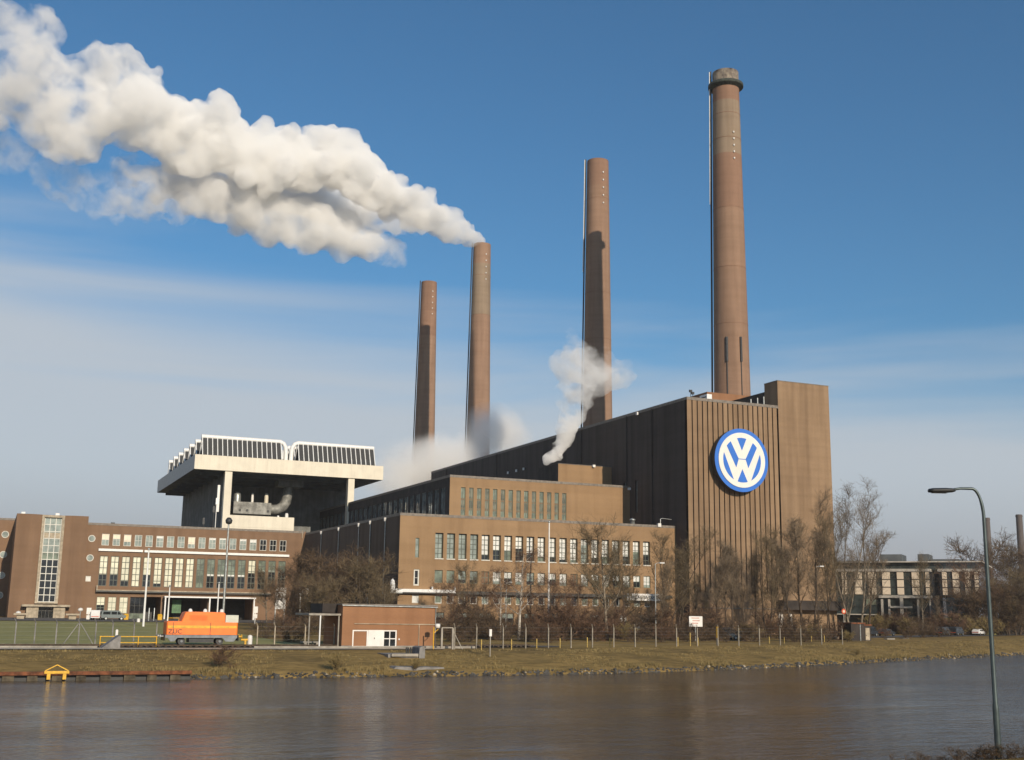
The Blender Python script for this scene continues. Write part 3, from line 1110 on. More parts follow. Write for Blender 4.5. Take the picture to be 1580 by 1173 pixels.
bx(d, mT, 6.5, 16.2, -2.2, -.01, 5.62, 6.05)
d.build('entrance_canopy', M['stone'], ob)
for xa, xb in ((7.5, 9.9), (12.9, 15.25)):
    d = MB()
    bx(d, mT, xa, xb, -1.6, -.012, 2.3, 5.61)
    for k in range(3):
        bx(d, mT, xa - .06, xb + .06, -1.66, -.02, 2.9 + k, 3.0 + k)
    d.build('entrance_pier', M['stone'], ob)
d = MB()
bx(d, mT, 9.95, 12.85, -.3, -.22, 2.5, 5.6)
dd = d.build('entrance_door', M['pane_dark'], ob)
d = MB()
for k in range(5):
    x = 9.95 + 2.85 * k / 4
    bx(d, mT, x - .04, x + .04, -.36, -.31, 2.5, 5.6)
bx(d, mT, 9.95, 12.85, -.37, -.312, 4.7, 4.8)
d.build('door_frame', M['frame_dark'], dd)
bl = {0: .52, 1: .4, 2: .62, 5: .22, 8: .64, 10: .2, 11: .14, 13: .2, 14: .3}
for k, h in enumerate(t1):
    f = bl.get(k, 0)
    under = G if k < 15 else D
    ps = [(0, 1 - f, under)] + ([(1 - f, 1, M['pane_peach'] if k in (0, 1, 2, 8) else W_)] if f else [])
    window(ob, mO, h, .16, 2, (.5,), M['frame_white'], ps, fw=.1)
for k, h in enumerate(t2):
    if k < 9:
        f = {0: .38, 1: .38, 2: .18, 4: .4, 5: .12}.get(k, 0)
        ps = ([(0, f, D)] if f else []) + [(f, 1, B)]
    elif k == 14:
        ps = [(0, .55, D), (.55, 1, B)]
    elif k < 14:
        ps = [(0, .42, D if k != 9 else GN), (.42, .47, W_), (.47, 1, GN)] if k != 9 else [(0, 1, GN)]
    else:
        ps = [(0, .6, D), (.6, .66, G), (.66, 1, GN)]
    window(ob, mO, h, .24, 2, rows5, M['frame_mid'], ps, fw=.13, bar=.13)
for k, h in enumerate(g1):
    window(ob, mO, h, .2, 2, (.33, .66), M['frame_green'], [(0, .5, D), (.5, 1, B)] if k == 0 else [(0, 1, B)])
window(ob, mO, big[0], .5, 3, (.3, .62), M['frame_dark'], [(0, .3, GN), (.3, 1, D)])
window(ob, mO, sq, .2, 2, (), M['frame_white'], [(0, 1, W_)], fw=.18)


def round_window(x, z, r=.62, VO=VO):
    f = MB()
    n = 24
    for i in range(n):
        a, b2 = 2 * math.pi * i / n, 2 * math.pi * (i + 1) / n
        for r0, r1, y in ((r, r + .14, VO - .06),):
            f.quad((x + r0 * math.cos(a), y, z + r0 * math.sin(a)), (x + r1 * math.cos(a), y, z + r1 * math.sin(a)),
                   (x + r1 * math.cos(b2), y, z + r1 * math.sin(b2)), (x + r0 * math.cos(b2), y, z + r0 * math.sin(b2)))
            f.quad((x + r1 * math.cos(a), y, z + r1 * math.sin(a)), (x + r1 * math.cos(a), VO, z + r1 * math.sin(a)),
                   (x + r1 * math.cos(b2), VO, z + r1 * math.sin(b2)), (x + r1 * math.cos(b2), y, z + r1 * math.sin(b2)))
    wd = f.build('round_window', M['frame_white'], ob, at=(x, VO, z))
    f = MB()
    f.add([(x + r * math.cos(2 * math.pi * k / n), VO - .03, z + r * math.sin(2 * math.pi * k / n)) for k in range(n)], [tuple(range(n))])
    f.build('pane', G, wd, at=(x, VO, z))


for x, z in ((2.15, 22.1), (2.15, 17.4), (2.18, 12.6), (2.18, 8.0)):
    round_window(x, z, .68, VO + 25)
for x, z in ((19.7, 20.6), (19.66, 16.34)):
    round_window(x, z)
d = MB()
bx(d, mO, 21.3, 30.75, -.45, -.01, 17.95, 18.45)
bx(d, mO, 31.1, 64.0, -.45, -.01, 17.92, 18.42)
d.build('white_ledge', M['white_metal'], ob)
d = MB()
bx(d, mO, 21.4, 60, -1.1, -.01, 8.98, 9.3)
d.build('ledge', M['frame_dark'], ob)
d = MB()
bx(d, mO, 21.4, 60, -1.12, -.015, 9.305, 9.5)
bx(d, mO, 21.4, 21.7, -1.1, -.02, 9.5, 10.4)
d.build('ledge_coping', M['stone'], ob)
d = MB()
bx(d, mO, 35.9, 56.3, -2.6, -.012, 8.02, 8.32)
bx(d, mO, 36.0, 36.3, -2.5, -2.2, 2.5, 8.0)
bx(d, mO, 45.75, 46.05, -2.5, -2.2, 2.5, 8.0)
bx(d, mO, 55.8, 56.1, -2.5, -2.2, 2.5, 8.0)
d.build('gate_canopy', M['white_metal'], ob)
d = MB()
bx(d, mO, 38.2, 40.2, 1.5, 1.7, 4.6, 7.6)
d.build('green_gate_panel', mat('green_gate', (.09, .2, .09), .6), ob)
for x in (5.2, 12.2, 24.0):
    p = MB()
    p.box(x - .4, x + .4, VO + 1, VO + 1.8, 23.5, 24.4 if x > 20 else 25.9)
    p.build('roof_vent', M['dark_metal'] if x > 20 else M['white_metal'], ob)
p = MB()
p.tube(((66.9, VO - .2, 22.4), (66.9, VO - .2, 24.3)), .09, 6)
p.build('downpipe', M['stone'], ob)

# ------------------------------------------------------------------ air-cooled condenser deck on tall legs
VD = 300.0
dk = thing('condenser_deck', (69, VD, 3), 'raised white condenser deck on tall columns carrying rows of dark finned louvres', 'industrial plant')
d = MB()
d.box(44.2, 93.6, VD, 372, 40.0, 43.7, 0, skip=('bottom', 'left'))
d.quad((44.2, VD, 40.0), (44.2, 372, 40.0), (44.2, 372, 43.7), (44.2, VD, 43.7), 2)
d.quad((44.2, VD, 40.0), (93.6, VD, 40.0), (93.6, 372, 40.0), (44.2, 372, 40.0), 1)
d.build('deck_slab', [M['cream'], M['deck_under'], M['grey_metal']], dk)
d = MB()
for k in range(9):
    v = VD + 6 + k * 8
    d.box(46.5, 90.5, v - .25, v + .25, 39.2, 39.99)
d.build('deck_beam', M['deck_under'], dk)
d = MB()
d.quad((52.5, 302.6, 3), (52.5, 374.5, 3), (52.5, 374.5, 39.95), (52.5, 302.6, 39.95), 0)
d.quad((52.5, 330, 3), (93, 330, 3), (93, 330, 39.95), (52.5, 330, 39.95), 0)
for k in range(60):
    v = 303 + k * 1.2
    d.box(52.35, 52.48, v, v + .5, 3, 39.9, 0)
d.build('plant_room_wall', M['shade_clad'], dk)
for xa, xb, zb in ((52.0, 53.8, 3), (84.2, 85.9, 23)):
    d = MB()
    d.box(xa, xb, VD + .4, VD + 2.2, zb, 39.98)
    d.build('column', M['cream'], dk)
d = MB()
d.box(53.82, 70.3, VD + .6, VD + 3.4, 26.0, 28.95)
d.box(53.9, 70.3, VD + .6, VD + 14, 25.2, 25.98)
d.build('balcony_parapet', M['cream'], dk)
d = MB()
d.box(56.5, 66.4, 311, 314, 30.2, 33.3)
for x in (58.2, 60.1, 65.6):
    d.tube(((x, 310.98, 31.1), (x, 310.9, 31.1)), .34, 12, 1)
el = [(66.3, 312.5, 31.7), (68.3, 312.5, 31.8), (69.8, 312.5, 32.6), (70.6, 312.5, 34.0), (71.0, 312.5, 36), (71.2, 312.5, 38.0)]
d.tube(el, [1.3, 1.35, 1.4, 1.4, 1.3, 1.25], 14, 0)
d.box(67.8, 74.6, 310, 315, 37.9, 39.6, 2)
d.build('exhaust_duct', [mat('dull_duct', (.27, .27, .25), .6, metal=.2, var=.25, scale=.8, streak=.3), M['dark_metal'], M['shade_clad']], dk)
for x, ra, z0, z1, mm in ((57.6, 1.0, 33.3, 36.0, 'galv'), (61.6, .35, 33.3, 35.8, 'white'), (65.3, .55, 33.3, 35.9, 'cream'), (68.6, .45, 28.95, 30.1, 'white'), (66.4, .3, 28.95, 29.4, 'white')):
    d = MB()
    vv = 312.5 if z0 > 30 else 302
    d.lathe([(ra, 0), (ra, (z1 - z0) * .6), (ra * .75, z1 - z0), (.02, z1 - z0 + .05)], (x, vv, z0 + .003), 12)
    d.build('vent_stack', M[mm], dk)
d = MB()
d.box(50.9, 51.5, 303.5, 304.2, 29.8, 36.6)
d.build('cable_riser', M['white_metal'], dk)
for x, z in ((48.8, 30.5), (49.4, 32.5), (46.5, 27.5)):
    d = MB()
    d.tube(((x, 294.8, 3), (x, 294.8, z)), .1, 6)
    d.box(x - .25, x + .25, 294.6, 295, z - 1.6, z)
    d.build('antenna_mast', M['white_metal'] if x > 49 else M['dark_metal'], dk)
for row in range(7):
    v = 303.0 + 10 * row
    for (ua, ub, bend) in ((45.9, 66.4, 1), (70.6, 91.6, -1)):
        p = MB()
        z = 48.7
        if bend > 0:
            pts = [(ua, v, z), (ub - .2, v, z), (ub + .6, v, z - .35), (ub + 1.2, v, z - 1.3), (ub + 1.35, v, z - 2.6), (ub + 1.4, v, 43.72)]
        else:
            pts = [(ub, v, z), (ua + .2, v, z), (ua - .6, v, z - .35), (ua - 1.2, v, z - 1.3), (ua - 1.35, v, z - 2.6), (ua - 1.4, v, 43.72)]
        p.tube(pts, .58, 10)
        sp = p.build('steam_pipe', M['white_metal'], dk)
        q = MB()
        n = 16
        for side in (-1, 1):
            for k in range(n):
                a, b2 = ua + .2 + (ub - ua - .4) * k / n, ua + .2 + (ub - ua - .4) * (k + 1) / n
                q.quad((a + .2, v + side * 2.5, 43.75), (b2, v + side * 2.5, 43.75), (b2, v + side * .5, 48.3), (a + .2, v + side * .5, 48.3), 0)
            for k in range(n + 1):
                a = ua + .38 + (ub - ua - .4) * k / n - .19
                q.bar((a, v + side * 2.56, 43.72), (a, v + side * .55, 48.4), .19, .3, 1)
        q.build('finned_louvre', [M['louvre'], M['white_metal']], sp)

# ------------------------------------------------------------------ chimneys
CH = [
    ('round chimney with a dark gallery ring near its sooty top, standing on the boiler house', 157.1, 229.4, 139.2, 1, 49.5, [(0, 103, 0), (103, 117, 1), (117, 131, 2), (131, 134.8, 1), (134.8, 139.2, 4)]),
    ('brown chimney between the ringed one and the steaming one, a shadow on its left half', 156.1, 295.8, 139.4, 0, 1.5, [(0, 131, 0), (131, 139.4, 1)]),
    ('brown chimney from whose top the thick white steam pours', 155.9, 387.3, 139.4, 0, 1.5, [(0, 112, 0), (112, 131.5, 2), (131.5, 139.4, 0)]),
    ('smallest looking reddish chimney, farthest of the row of four', 155.4, 444.0, 139.2, 0, 1.5, [(0, 116, 0), (116, 139.2, 1)]),
]
M['chimney_pale'] = brick('sooty_pale_chimney_brick', (.31, .235, .165), (.29, .22, .155), (.265, .2, .142), .5)
M['sooty_crown'] = mat('sooty_crown', (.42, .36, .28), .9, scale=.5, col2=(.07, .055, .05), streak=.6)


def crad(z, top):
    return 3.22 + (top - z) * .0128


for i, (lab, u, v, top, ring, z0, bands) in enumerate(CH):
    t = thing('chimney', (u, v, z0), lab, 'chimney', 'power station chimneys')
    s = MB()
    for (za, zb, mi) in bands:
        za, zb = max(za, z0), zb
        if zb <= z0:
            continue
        k = max(1, int((zb - za) / 6))
        s.lathe([(crad(za + (zb - za) * j / k, top), za + (zb - za) * j / k - z0) for j in range(k + 1)], (u, v, z0), 40, mi)
    s.lathe([(crad(top, top) - .05, top - z0 - .05), (2.5, top - z0 - .06), (2.45, top - z0 - 6)], (u, v, z0), 40, 3)
    s.build('shaft', [M['chimney'], M['chimney_red'], M['chimney_pale'], M['black'], M['sooty_crown']], t)
    vd = Vector((u, v, 0)).normalized()
    left = Vector((-vd.y, vd.x, 0))
    lp = MB()
    zs = 105 if i in (0, 1) else None
    for off in (-.28, .28):
        pts = [Vector((u, v, 0)) + left * (crad(z, top) + .42 - .05 * off) + vd * off + Vector((0, 0, z)) for z in range(int(max(z0, 30)) + 2, int(top) - 1, 6)] 
        pts.append(Vector((u, v, top + .6)) + left * (crad(top, top) + .42) + vd * off)
        lp.tube(pts, .2, 6, 0)
        if zs:
            pts2 = [Vector((u, v, 0)) + left * (crad(z, top) + .72) + vd * off + Vector((0, 0, z)) for z in (zs, 110, 116, 122, 128, 134, top + .5)]
            lp.tube(pts2, .12, 6, 1)
    for z in np.arange(max(z0, 30) + 3, top, 1.5):
        c0 = Vector((u, v, z)) + left * (crad(z, top) + .45)
        lp.bar(c0 - vd * .3, c0 + vd * .3, .12, m=0)
    lp.build('ladder', [M['dark_metal'], M['white_metal']], t)
    rgt = vd * -.85 + left * -.45
    rgt.normalize()
    for k in range(5):
        z = (top - 4.5 - k * 2.4) if not ring else top - 17 - k * 1.7
        c0 = Vector((u, v, z)) + rgt * (crad(z, top) + .12)
        lm = MB()
        lm.lathe([(.05, -.26), (.21, -.2), (.21, .2), (.05, .26)], c0, 8)
        lm.build('warning_lamp', M['white'], t)
    for z in ([127, 112, 98, 84, 70] if i else [127.5, 121, 103, 88, 74]):
        bd = MB()
        r0 = crad(z, top)
        bd.lathe([(r0 - .02, 0), (r0 + .05, .02), (r0 + .05, .14), (r0 - .02, .16)], (u, v, z), 40)
        bd.build('iron_band', M['chimney_red'], t)
    if ring:
        g = MB()
        g.lathe([(3.3, 134.7 - z0), (4.25, 135.2 - z0), (4.35, 135.25 - z0), (4.35, 135.95 - z0), (4.2, 136.0 - z0), (4.2, 135.6 - z0), (3.2, 135.55 - z0)], (u, v, z0), 40)
        g.build('gallery', mat('gallery_green_black', (.05, .06, .05), .8, var=.3, scale=2), t)
        for (aa, wdt, zl) in ((.55, .3, 70.5), (-.25, .3, 70.5)):
            dr = (vd * -1) * math.cos(aa) + left * -math.sin(aa)
            q = MB()
            q.bar(Vector((u, v, 56.1)) + dr * (crad(56.1, top) + .08), Vector((u, v, zl)) + dr * (crad(zl, top) + .08), .18)
            q.bar(Vector((u, v, zl - 6)) + dr * (crad(zl - 6, top) + .15), Vector((u, v, zl)) + dr * (crad(zl, top) + .15), .45)
            q.build('lightning_conductor', M['dark_metal'], t)

# ------------------------------------------------------------------ bare winter trees
def rnd(a, b):
    return random.uniform(a, b)


def make_tree(h, spread, trunk_r, n_limb, twigs, lean=.5, low=.2, up=.6, fork=1, seed=0, twig_r=.022, droop=0.0, lr=.03):
    """one bare tree at the origin -> (trunk builder, crown builder)"""
    rs = random.Random(seed)
    T, C = MB(), MB()

    def wander(p, d, ln, n, wig, bend=0.0):
        pts = [p]
        d = d.normalized()
        for i in range(n):
            d = (d + Vector((rs.gauss(0, wig), rs.gauss(0, wig), rs.gauss(0, wig) + bend))).normalized()
            p = p + d * (ln / n)
            pts.append(p)
        return pts, d

    def twig(p, d, ln, r, depth):
        pts, de = wander(p, d, ln, 2, .22, .05 - droop)
        C.tube(pts, [r, r * .7, r * .35], 3, 0, caps=False, smooth=False)
        if depth > 0:
            for _ in range(3):
                t = rs.uniform(.25, 1)
                q = pts[1].lerp(pts[2], (t - .5) * 2) if t > .5 else pts[0].lerp(pts[1], t * 2)
                dd = (de + Vector((rs.gauss(0, .7), rs.gauss(0, .7), rs.gauss(.15 - droop * 2, .55)))).normalized()
                twig(q, dd, ln * rs.uniform(.45, .7), r * .7, depth - 1)

    limbs = []
    for s in range(fork):
        a = 2 * math.pi * s / max(1, fork) + rs.random()
        d0 = Vector((math.cos(a) * .16 * (fork > 1), math.sin(a) * .16 * (fork > 1), 1))
        pts, _ = wander(Vector((math.cos(a) * .15, math.sin(a) * .15, -.3)) * (1 if fork > 1 else .3) + Vector((0, 0, -.2)), d0, h * rs.uniform(.8, .95), 8, .05, .03)
        rr = [trunk_r / math.sqrt(fork) * (1 - .88 * i / 8) for i in range(9)]
        T.tube(pts, rr, 7, 0)
        for k in range(max(2, n_limb // fork)):
            t = low + (1 - low) * (k + rs.random()) / max(2, n_limb // fork)
            t = min(.98, t)
            i = min(7, int(t * 8))
            q = pts[i].lerp(pts[i + 1], t * 8 - i)
            az = rs.uniform(0, 2 * math.pi)
            ln = spread * (1.15 - .75 * abs(t - .45)) * rs.uniform(.6, 1.1) * (1 - .55 * max(0, t - .6))
            dd = Vector((math.cos(az), math.sin(az), up * rs.uniform(.6, 1.4)))
            lp, ld = wander(q, dd, ln, 4, .16, .10 * up - droop * .5)
            r0 = max(lr, rr[i] * .5)
            C.tube(lp, [r0, r0 * .75, r0 * .55, r0 * .35, r0 * .2], 4, 1, caps=False)
            limbs.append((lp, ld, ln))
    per = max(1, int(twigs / len(limbs)))
    for lp, ld, ln in limbs:
        for _ in range(per):
            t = rs.uniform(.15, 1)
            i = min(3, int(t * 4))
            q = lp[i].lerp(lp[i + 1], t * 4 - i)
            dd = (ld * .6 + Vector((rs.gauss(0, .6), rs.gauss(0, .6), rs.gauss(up * .6 - droop, .5)))).normalized()
            twig(q, dd, rs.uniform(.14, .3) * ln + .3, twig_r, 2)
    return T, C


TREES = {}


def proto(kind, bark, twigm, **kw):
    T, C = make_tree(**kw)
    TREES[kind] = (T, C, bark, twigm, kw['h'], [None])


proto('dome', M['bark'], M['twig_brown'], h=10, spread=6.0, trunk_r=.2, n_limb=26, twigs=620, low=.08, up=.55, fork=3, seed=3, twig_r=.026, lr=.025)
proto('dome_b', M['bark'], M['twig_olive'], h=10, spread=5.4, trunk_r=.22, n_limb=26, twigs=560, low=.12, up=.7, fork=2, seed=5, twig_r=.026, lr=.025)
proto('round', M['bark_pale'], M['twig_olive'], h=10, spread=4.3, trunk_r=.16, n_limb=24, twigs=420, low=.3, up=.8, fork=1, seed=8, twig_r=.014, lr=.022)
proto('red', M['bark_pale'], M['twig_red'], h=10, spread=5.0, trunk_r=.15, n_limb=26, twigs=480, low=.12, up=.55, fork=2, seed=12, twig_r=.017, lr=.022)
proto('birch', M['birch'], M['twig_red'], h=10, spread=2.9, trunk_r=.14, n_limb=22, twigs=300, low=.28, up=.9, fork=1, seed=21, twig_r=.011, droop=.25, lr=.02)
proto('slim', M['bark'], M['twig_pale'], h=10, spread=1.9, trunk_r=.085, n_limb=24, twigs=380, low=.3, up=1.9, fork=1, seed=31, twig_r=.0085, lr=.014)
proto('slim_b', M['bark'], M['twig_olive'], h=10, spread=2.1, trunk_r=.09, n_limb=26, twigs=420, low=.2, up=1.8, fork=2, seed=35, twig_r=.0095, lr=.014)
proto('poplar', M['bark_pale'], M['twig_pale'], h=10, spread=1.9, trunk_r=.085, n_limb=30, twigs=420, low=.18, up=1.7, fork=2, seed=44, twig_r=.0065, lr=.012)
proto('shrub', M['bark'], M['twig_brown'], h=2.4, spread=1.9, trunk_r=.06, n_limb=16, twigs=150, low=.05, up=.6, fork=4, seed=51, twig_r=.02)
proto('shrub_b', M['bark'], M['twig_red'], h=2.4, spread=2.0, trunk_r=.06, n_limb=16, twigs=170, low=.05, up=.8, fork=4, seed=57, twig_r=.02)
proto('shrub_c', M['bark'], M['dry_grass'], h=2.2, spread=1.6, trunk_r=.05, n_limb=14, twigs=140, low=.05, up=1.0, fork=4, seed=59, twig_r=.02)

TN = {'dome': 'bare_tree', 'dome_b': 'bare_tree', 'round': 'bare_tree', 'red': 'bare_tree', 'birch': 'birch_tree', 'slim': 'slender_tree', 'slim_b': 'slender_tree', 'poplar': 'poplar_tree',
      'shrub': 'bare_shrub', 'shrub_b': 'bare_shrub', 'shrub_c': 'bare_shrub'}


def plant(kind, p, h, rot, label, group, wide=1.0):
    T, C, bark, tw, h0, store = TREES[kind]
    shrub = kind.startswith('shrub')
    if store[0] is None:
        o = thing(TN[kind], p, label, 'shrub' if shrub else 'tree', group, rot)
        T.build('stems' if shrub else 'trunk', bark, o, at=p, local=True)
        C.build('twigs' if shrub else 'crown', [tw, bark], o, at=p, local=True)
        store[0] = o
    else:
        o = dup(store[0], loc=p, rot=rot, label=label, group=group)
    s = h / h0
    o.scale = (s * wide, s * wide, s)
    return o


def tree(kind, px, v, ytop, label, group=None, wide=1.0, rot=None):
    p = foot(px, v)
    return plant(kind, p, height_to(p, ytop) * 1.02, rnd(0, 6) if rot is None else rot, label, group, wide)


G1 = 'bare trees in front of the plant'
tree('dome', 478, 205, 858, 'broad brown bare tree filling the corner between office wing and tall wing', G1, 1.15)
tree('dome', 524, 196, 850, 'tallest brown bare tree before the dark side wall with the downpipes', G1, 1.05)
tree('dome_b', 556, 186, 866, 'olive brown bare tree just above the flat roof of the small brick hut', G1, 1.05)
tree('dome_b', 505, 180, 892, 'low olive brown tree in front of the two tall brown ones', G1, 1.1)
tree('dome', 450, 188, 893, 'low spreading brown tree whose twigs cover the white hoarding', G1, 1.15)
tree('round', 412, 215, 886, 'thin bare tree before the right end of the gate canopy', G1)
tree('round', 590, 178, 905, 'small bare tree behind the left part of the hut roof', G1, 1.1)
tree('red', 700, 178, 893, 'reddish bare tree right beside the brick hut', G1, 1.1)
tree('red', 746, 172, 898, 'reddish bare tree with two pale stems left of the birch', G1, 1.2)
tree('round', 725, 190, 880, 'bare tree behind the reddish ones near the white ledge end', G1)
tree('birch', 800, 158, 838, 'white stemmed birch standing before the tall windows', G1, 1.25, 1.0)
tree('birch', 772, 160, 868, 'smaller white stemmed birch left of the tall birch', G1, 1.1, 2.2)
tree('red', 846, 182, 885, 'reddish bare tree below the flagpole', G1, 1.2)
tree('red', 888, 186, 890, 'reddish bare tree between flagpole and the dark crowned tree', G1, 1.1)
tree('round', 938, 160, 826, 'tall dark crowned bare tree left of the company sign', G1, 1.1)
tree('dome_b', 958, 178, 868, 'broad bare tree just behind the tall dark crowned one', G1, .9)
tree('slim_b', 1034, 176, 795, 'tall upright bare tree at the corner of the tall-windowed wing', G1, 1.5)
tree('slim_b', 1052, 180, 822, 'upright bare tree before the gap beside the ribbed tower', G1, 1.3)
tree('slim', 1019, 172, 850, 'slim bare tree right of the company sign', G1)
G2 = 'slender trees in front of the ribbed tower'
for px, v, yt, kd, lab, wd in (
        (1083, 186, 868, 'slim_b', 'short slender tree behind the white notice board', 1.3),
        (1103, 180, 842, 'slim', 'forked slender tree right of the white notice board', 1.3),
        (1120, 184, 826, 'slim', 'slender tree left of the straight dark stem under the emblem', 1.2),
        (1132, 179, 812, 'slim', 'straight dark stemmed tree directly under the emblem', 1.2),
        (1151, 182, 830, 'slim', 'leaning dark stemmed tree right of the straight one', 1.3),
        (1166, 185, 838, 'slim', 'thin tree below the right edge of the emblem', 1.1),
        (1186, 180, 800, 'slim_b', 'left tree of the dense clump under the plain brick bay', 1.05),
        (1204, 184, 785, 'slim_b', 'tall tree of the dense clump beside the white door', 1.05),
        (1221, 178, 812, 'slim', 'tree of the dense clump hiding the white door', 1.2),
        (1238, 184, 780, 'slim', 'slender tree before the dark gantry', 1.4),
        (1258, 180, 795, 'slim', 'slender tree left of the round orange sign', 1.3),
        (1280, 182, 768, 'slim_b', 'tall tree before the right edge of the tower', 1.0)):
    tree(kd, px, v, yt, lab, G2, wd)
G3 = 'poplars right of the tower'
tree('poplar', 1302, 200, 728, 'tall pale poplar just right of the tower edge', G3, 1.15, .4)
tree('poplar', 1322, 196, 732, 'tall pale poplar with a wide right branch before the office block', G3, 1.25, 2.0)
tree('slim', 1341, 215, 800, 'thinner pale poplar right of the two tall ones', G3, 1.3)
G4 = 'trees around the far office block'
for px, v, yt, kd, lab, wd in (
        (1424, 213, 872, 'round', 'small dark tree before the middle of the far office block', .6),
        (1447, 215, 912, 'slim', 'low tree before the recessed part of the far office block', 1.1),
        (1505, 225, 868, 'red', 'brown tree covering the right end of the far office block', 1.3),
        (1538, 300, 832, 'dome', 'big dark brown tree right behind the street lamp', 1.0),
        (1566, 330, 848, 'round', 'pale bare tree between the two far chimneys', 1.2),
        (1556, 222, 900, 'dome', 'dark bushy tree at the right edge beyond the water', 1.4),
        (1592, 224, 880, 'dome_b', 'dark bushy tree cut by the right edge', 1.4),
        (1543, 219, 905, 'dome', 'low dark bushy tree just right of the lamp pole beyond the water', 1.3),
        (1571, 221, 898, 'dome_b', 'dark olive bushy tree before the far works hall', 1.5),
        (1520, 220, 908, 'dome', 'low dark tree left of the lamp pole before the office end', 1.1)):
    tree(kd, px, v, yt, lab, G4, wd)
GS = 'bare shrubs along the fence'
sh_spots = []
rs = random.Random(4)
x = 682
k = 0
while x < 1310:
    y = 992 - 6 * rs.random()
    p = on_ground(x, y - (6 if rs.random() < .45 else 0))
    kd = ('shrub', 'shrub_b', 'shrub', 'shrub_c')[rs.randrange(4)]
    s = plant(kd, p, rs.uniform(1.3, 2.5), rs.uniform(0, 6), 'waist high bare brown shrub in the scrub behind the wire fence', GS, rs.uniform(1.1, 1.6))
    x += rs.uniform(7, 15)
x = 690
while x < 1300:
    v = rs.uniform(158, 184)
    p = foot(x, v)
    if not (1100 < x < 1150 and v > 164):
        plant(('shrub', 'shrub_b')[rs.randrange(2)], p, rs.uniform(2.4, 4.6), rs.uniform(0, 6), 'head high bare brown thicket between the wire fence and the buildings', 'thicket behind the fence', rs.uniform(1.0, 1.4))
    x += rs.uniform(12, 24)
GT = 'bare shrubs by the far street'
for x, y, h in ((1346, 982, 2.2), (1365, 984, 1.6), (1400, 986, 2.0), (1424, 984, 2.6), (1440, 983, 2.8), (1462, 982, 1.6), (1486, 980, 1.8), (1510, 978, 1.6), (1535, 978, 2.6), (1560, 976, 2.8), (1578, 974, 3.0)):
    plant('shrub_b' if x % 2 else 'shrub', on_ground(x, y), h, rs.uniform(0, 6), 'low brown shrub between the street and the grass bank', GT, 1.4)
x = 1346
while x < 1540:
    v = rs.uniform(212, 222)
    p = foot(x, v)
    plant(('shrub', 'shrub_b', 'shrub_c')[rs.randrange(3)], p, height_to(p, rs.uniform(950, 961)), rs.uniform(0, 6), 'dense shrub of the belt between the far street and the office block', 'shrub belt before the office block', rs.uniform(1.1, 1.6))
    x += rs.uniform(5, 9)
GW = 'shrubs on the bank'
for x, y, h, kd in ((1322, 1012, .9, 'shrub_c'), (520, 1035, 1.5, 'shrub_c'), (340, 1030, 1.6, 'shrub_b'), (640, 1034, 1.0, 'shrub_c'), (450, 990, 2.6, 'shrub'), (440, 984, 2.6, 'shrub_b'), (465, 982, 2.4, 'shrub'), (408, 985, 2.0, 'shrub'), (500, 980, 2.6, 'shrub')):
    plant(kd, on_ground(x, y), h, rs.uniform(0, 6), 'dry shrub low on the bank by the water' if y > 1005 else 'brown shrub in the scrub left of the brick hut', GW if y > 1005 else 'shrubs beside the hut', 1.5)
GN2 = 'dark scrub tufts on the near bank'
for x, h in ((1392, .5), (1425, .4), (1440, .35), (1478, .5), (1500, .35), (1515, .55), (1528, .5), (1552, .55), (1570, .5), (1320, .3), (1350, .28), (1410, .3), (1460, .35)):
    d_ = ray(x, 1171)
    p = Vector((0, 0, CAM_H)) + d_ * ((24.0 + rs.uniform(-.5, .3)) / d_.dot(FW))
    p.z = near_z(p.x, p.y) - .04
    plant('shrub', p, h * .5, rs.uniform(0, 6), 'low dark scrub tuft at the foot of the near street lamp', GN2, 1.6)

# ------------------------------------------------------------------ steam
def ico(sub=2):
    import bmesh
    b = bmesh.new()
    bmesh.ops.create_icosphere(b, subdivisions=sub, radius=1)
    vs = [v.co.copy() for v in b.verts]
    fs = [tuple(v.index for v in f.verts) for f in b.faces]
    b.free()
    return vs, fs


ICO = ico(2)


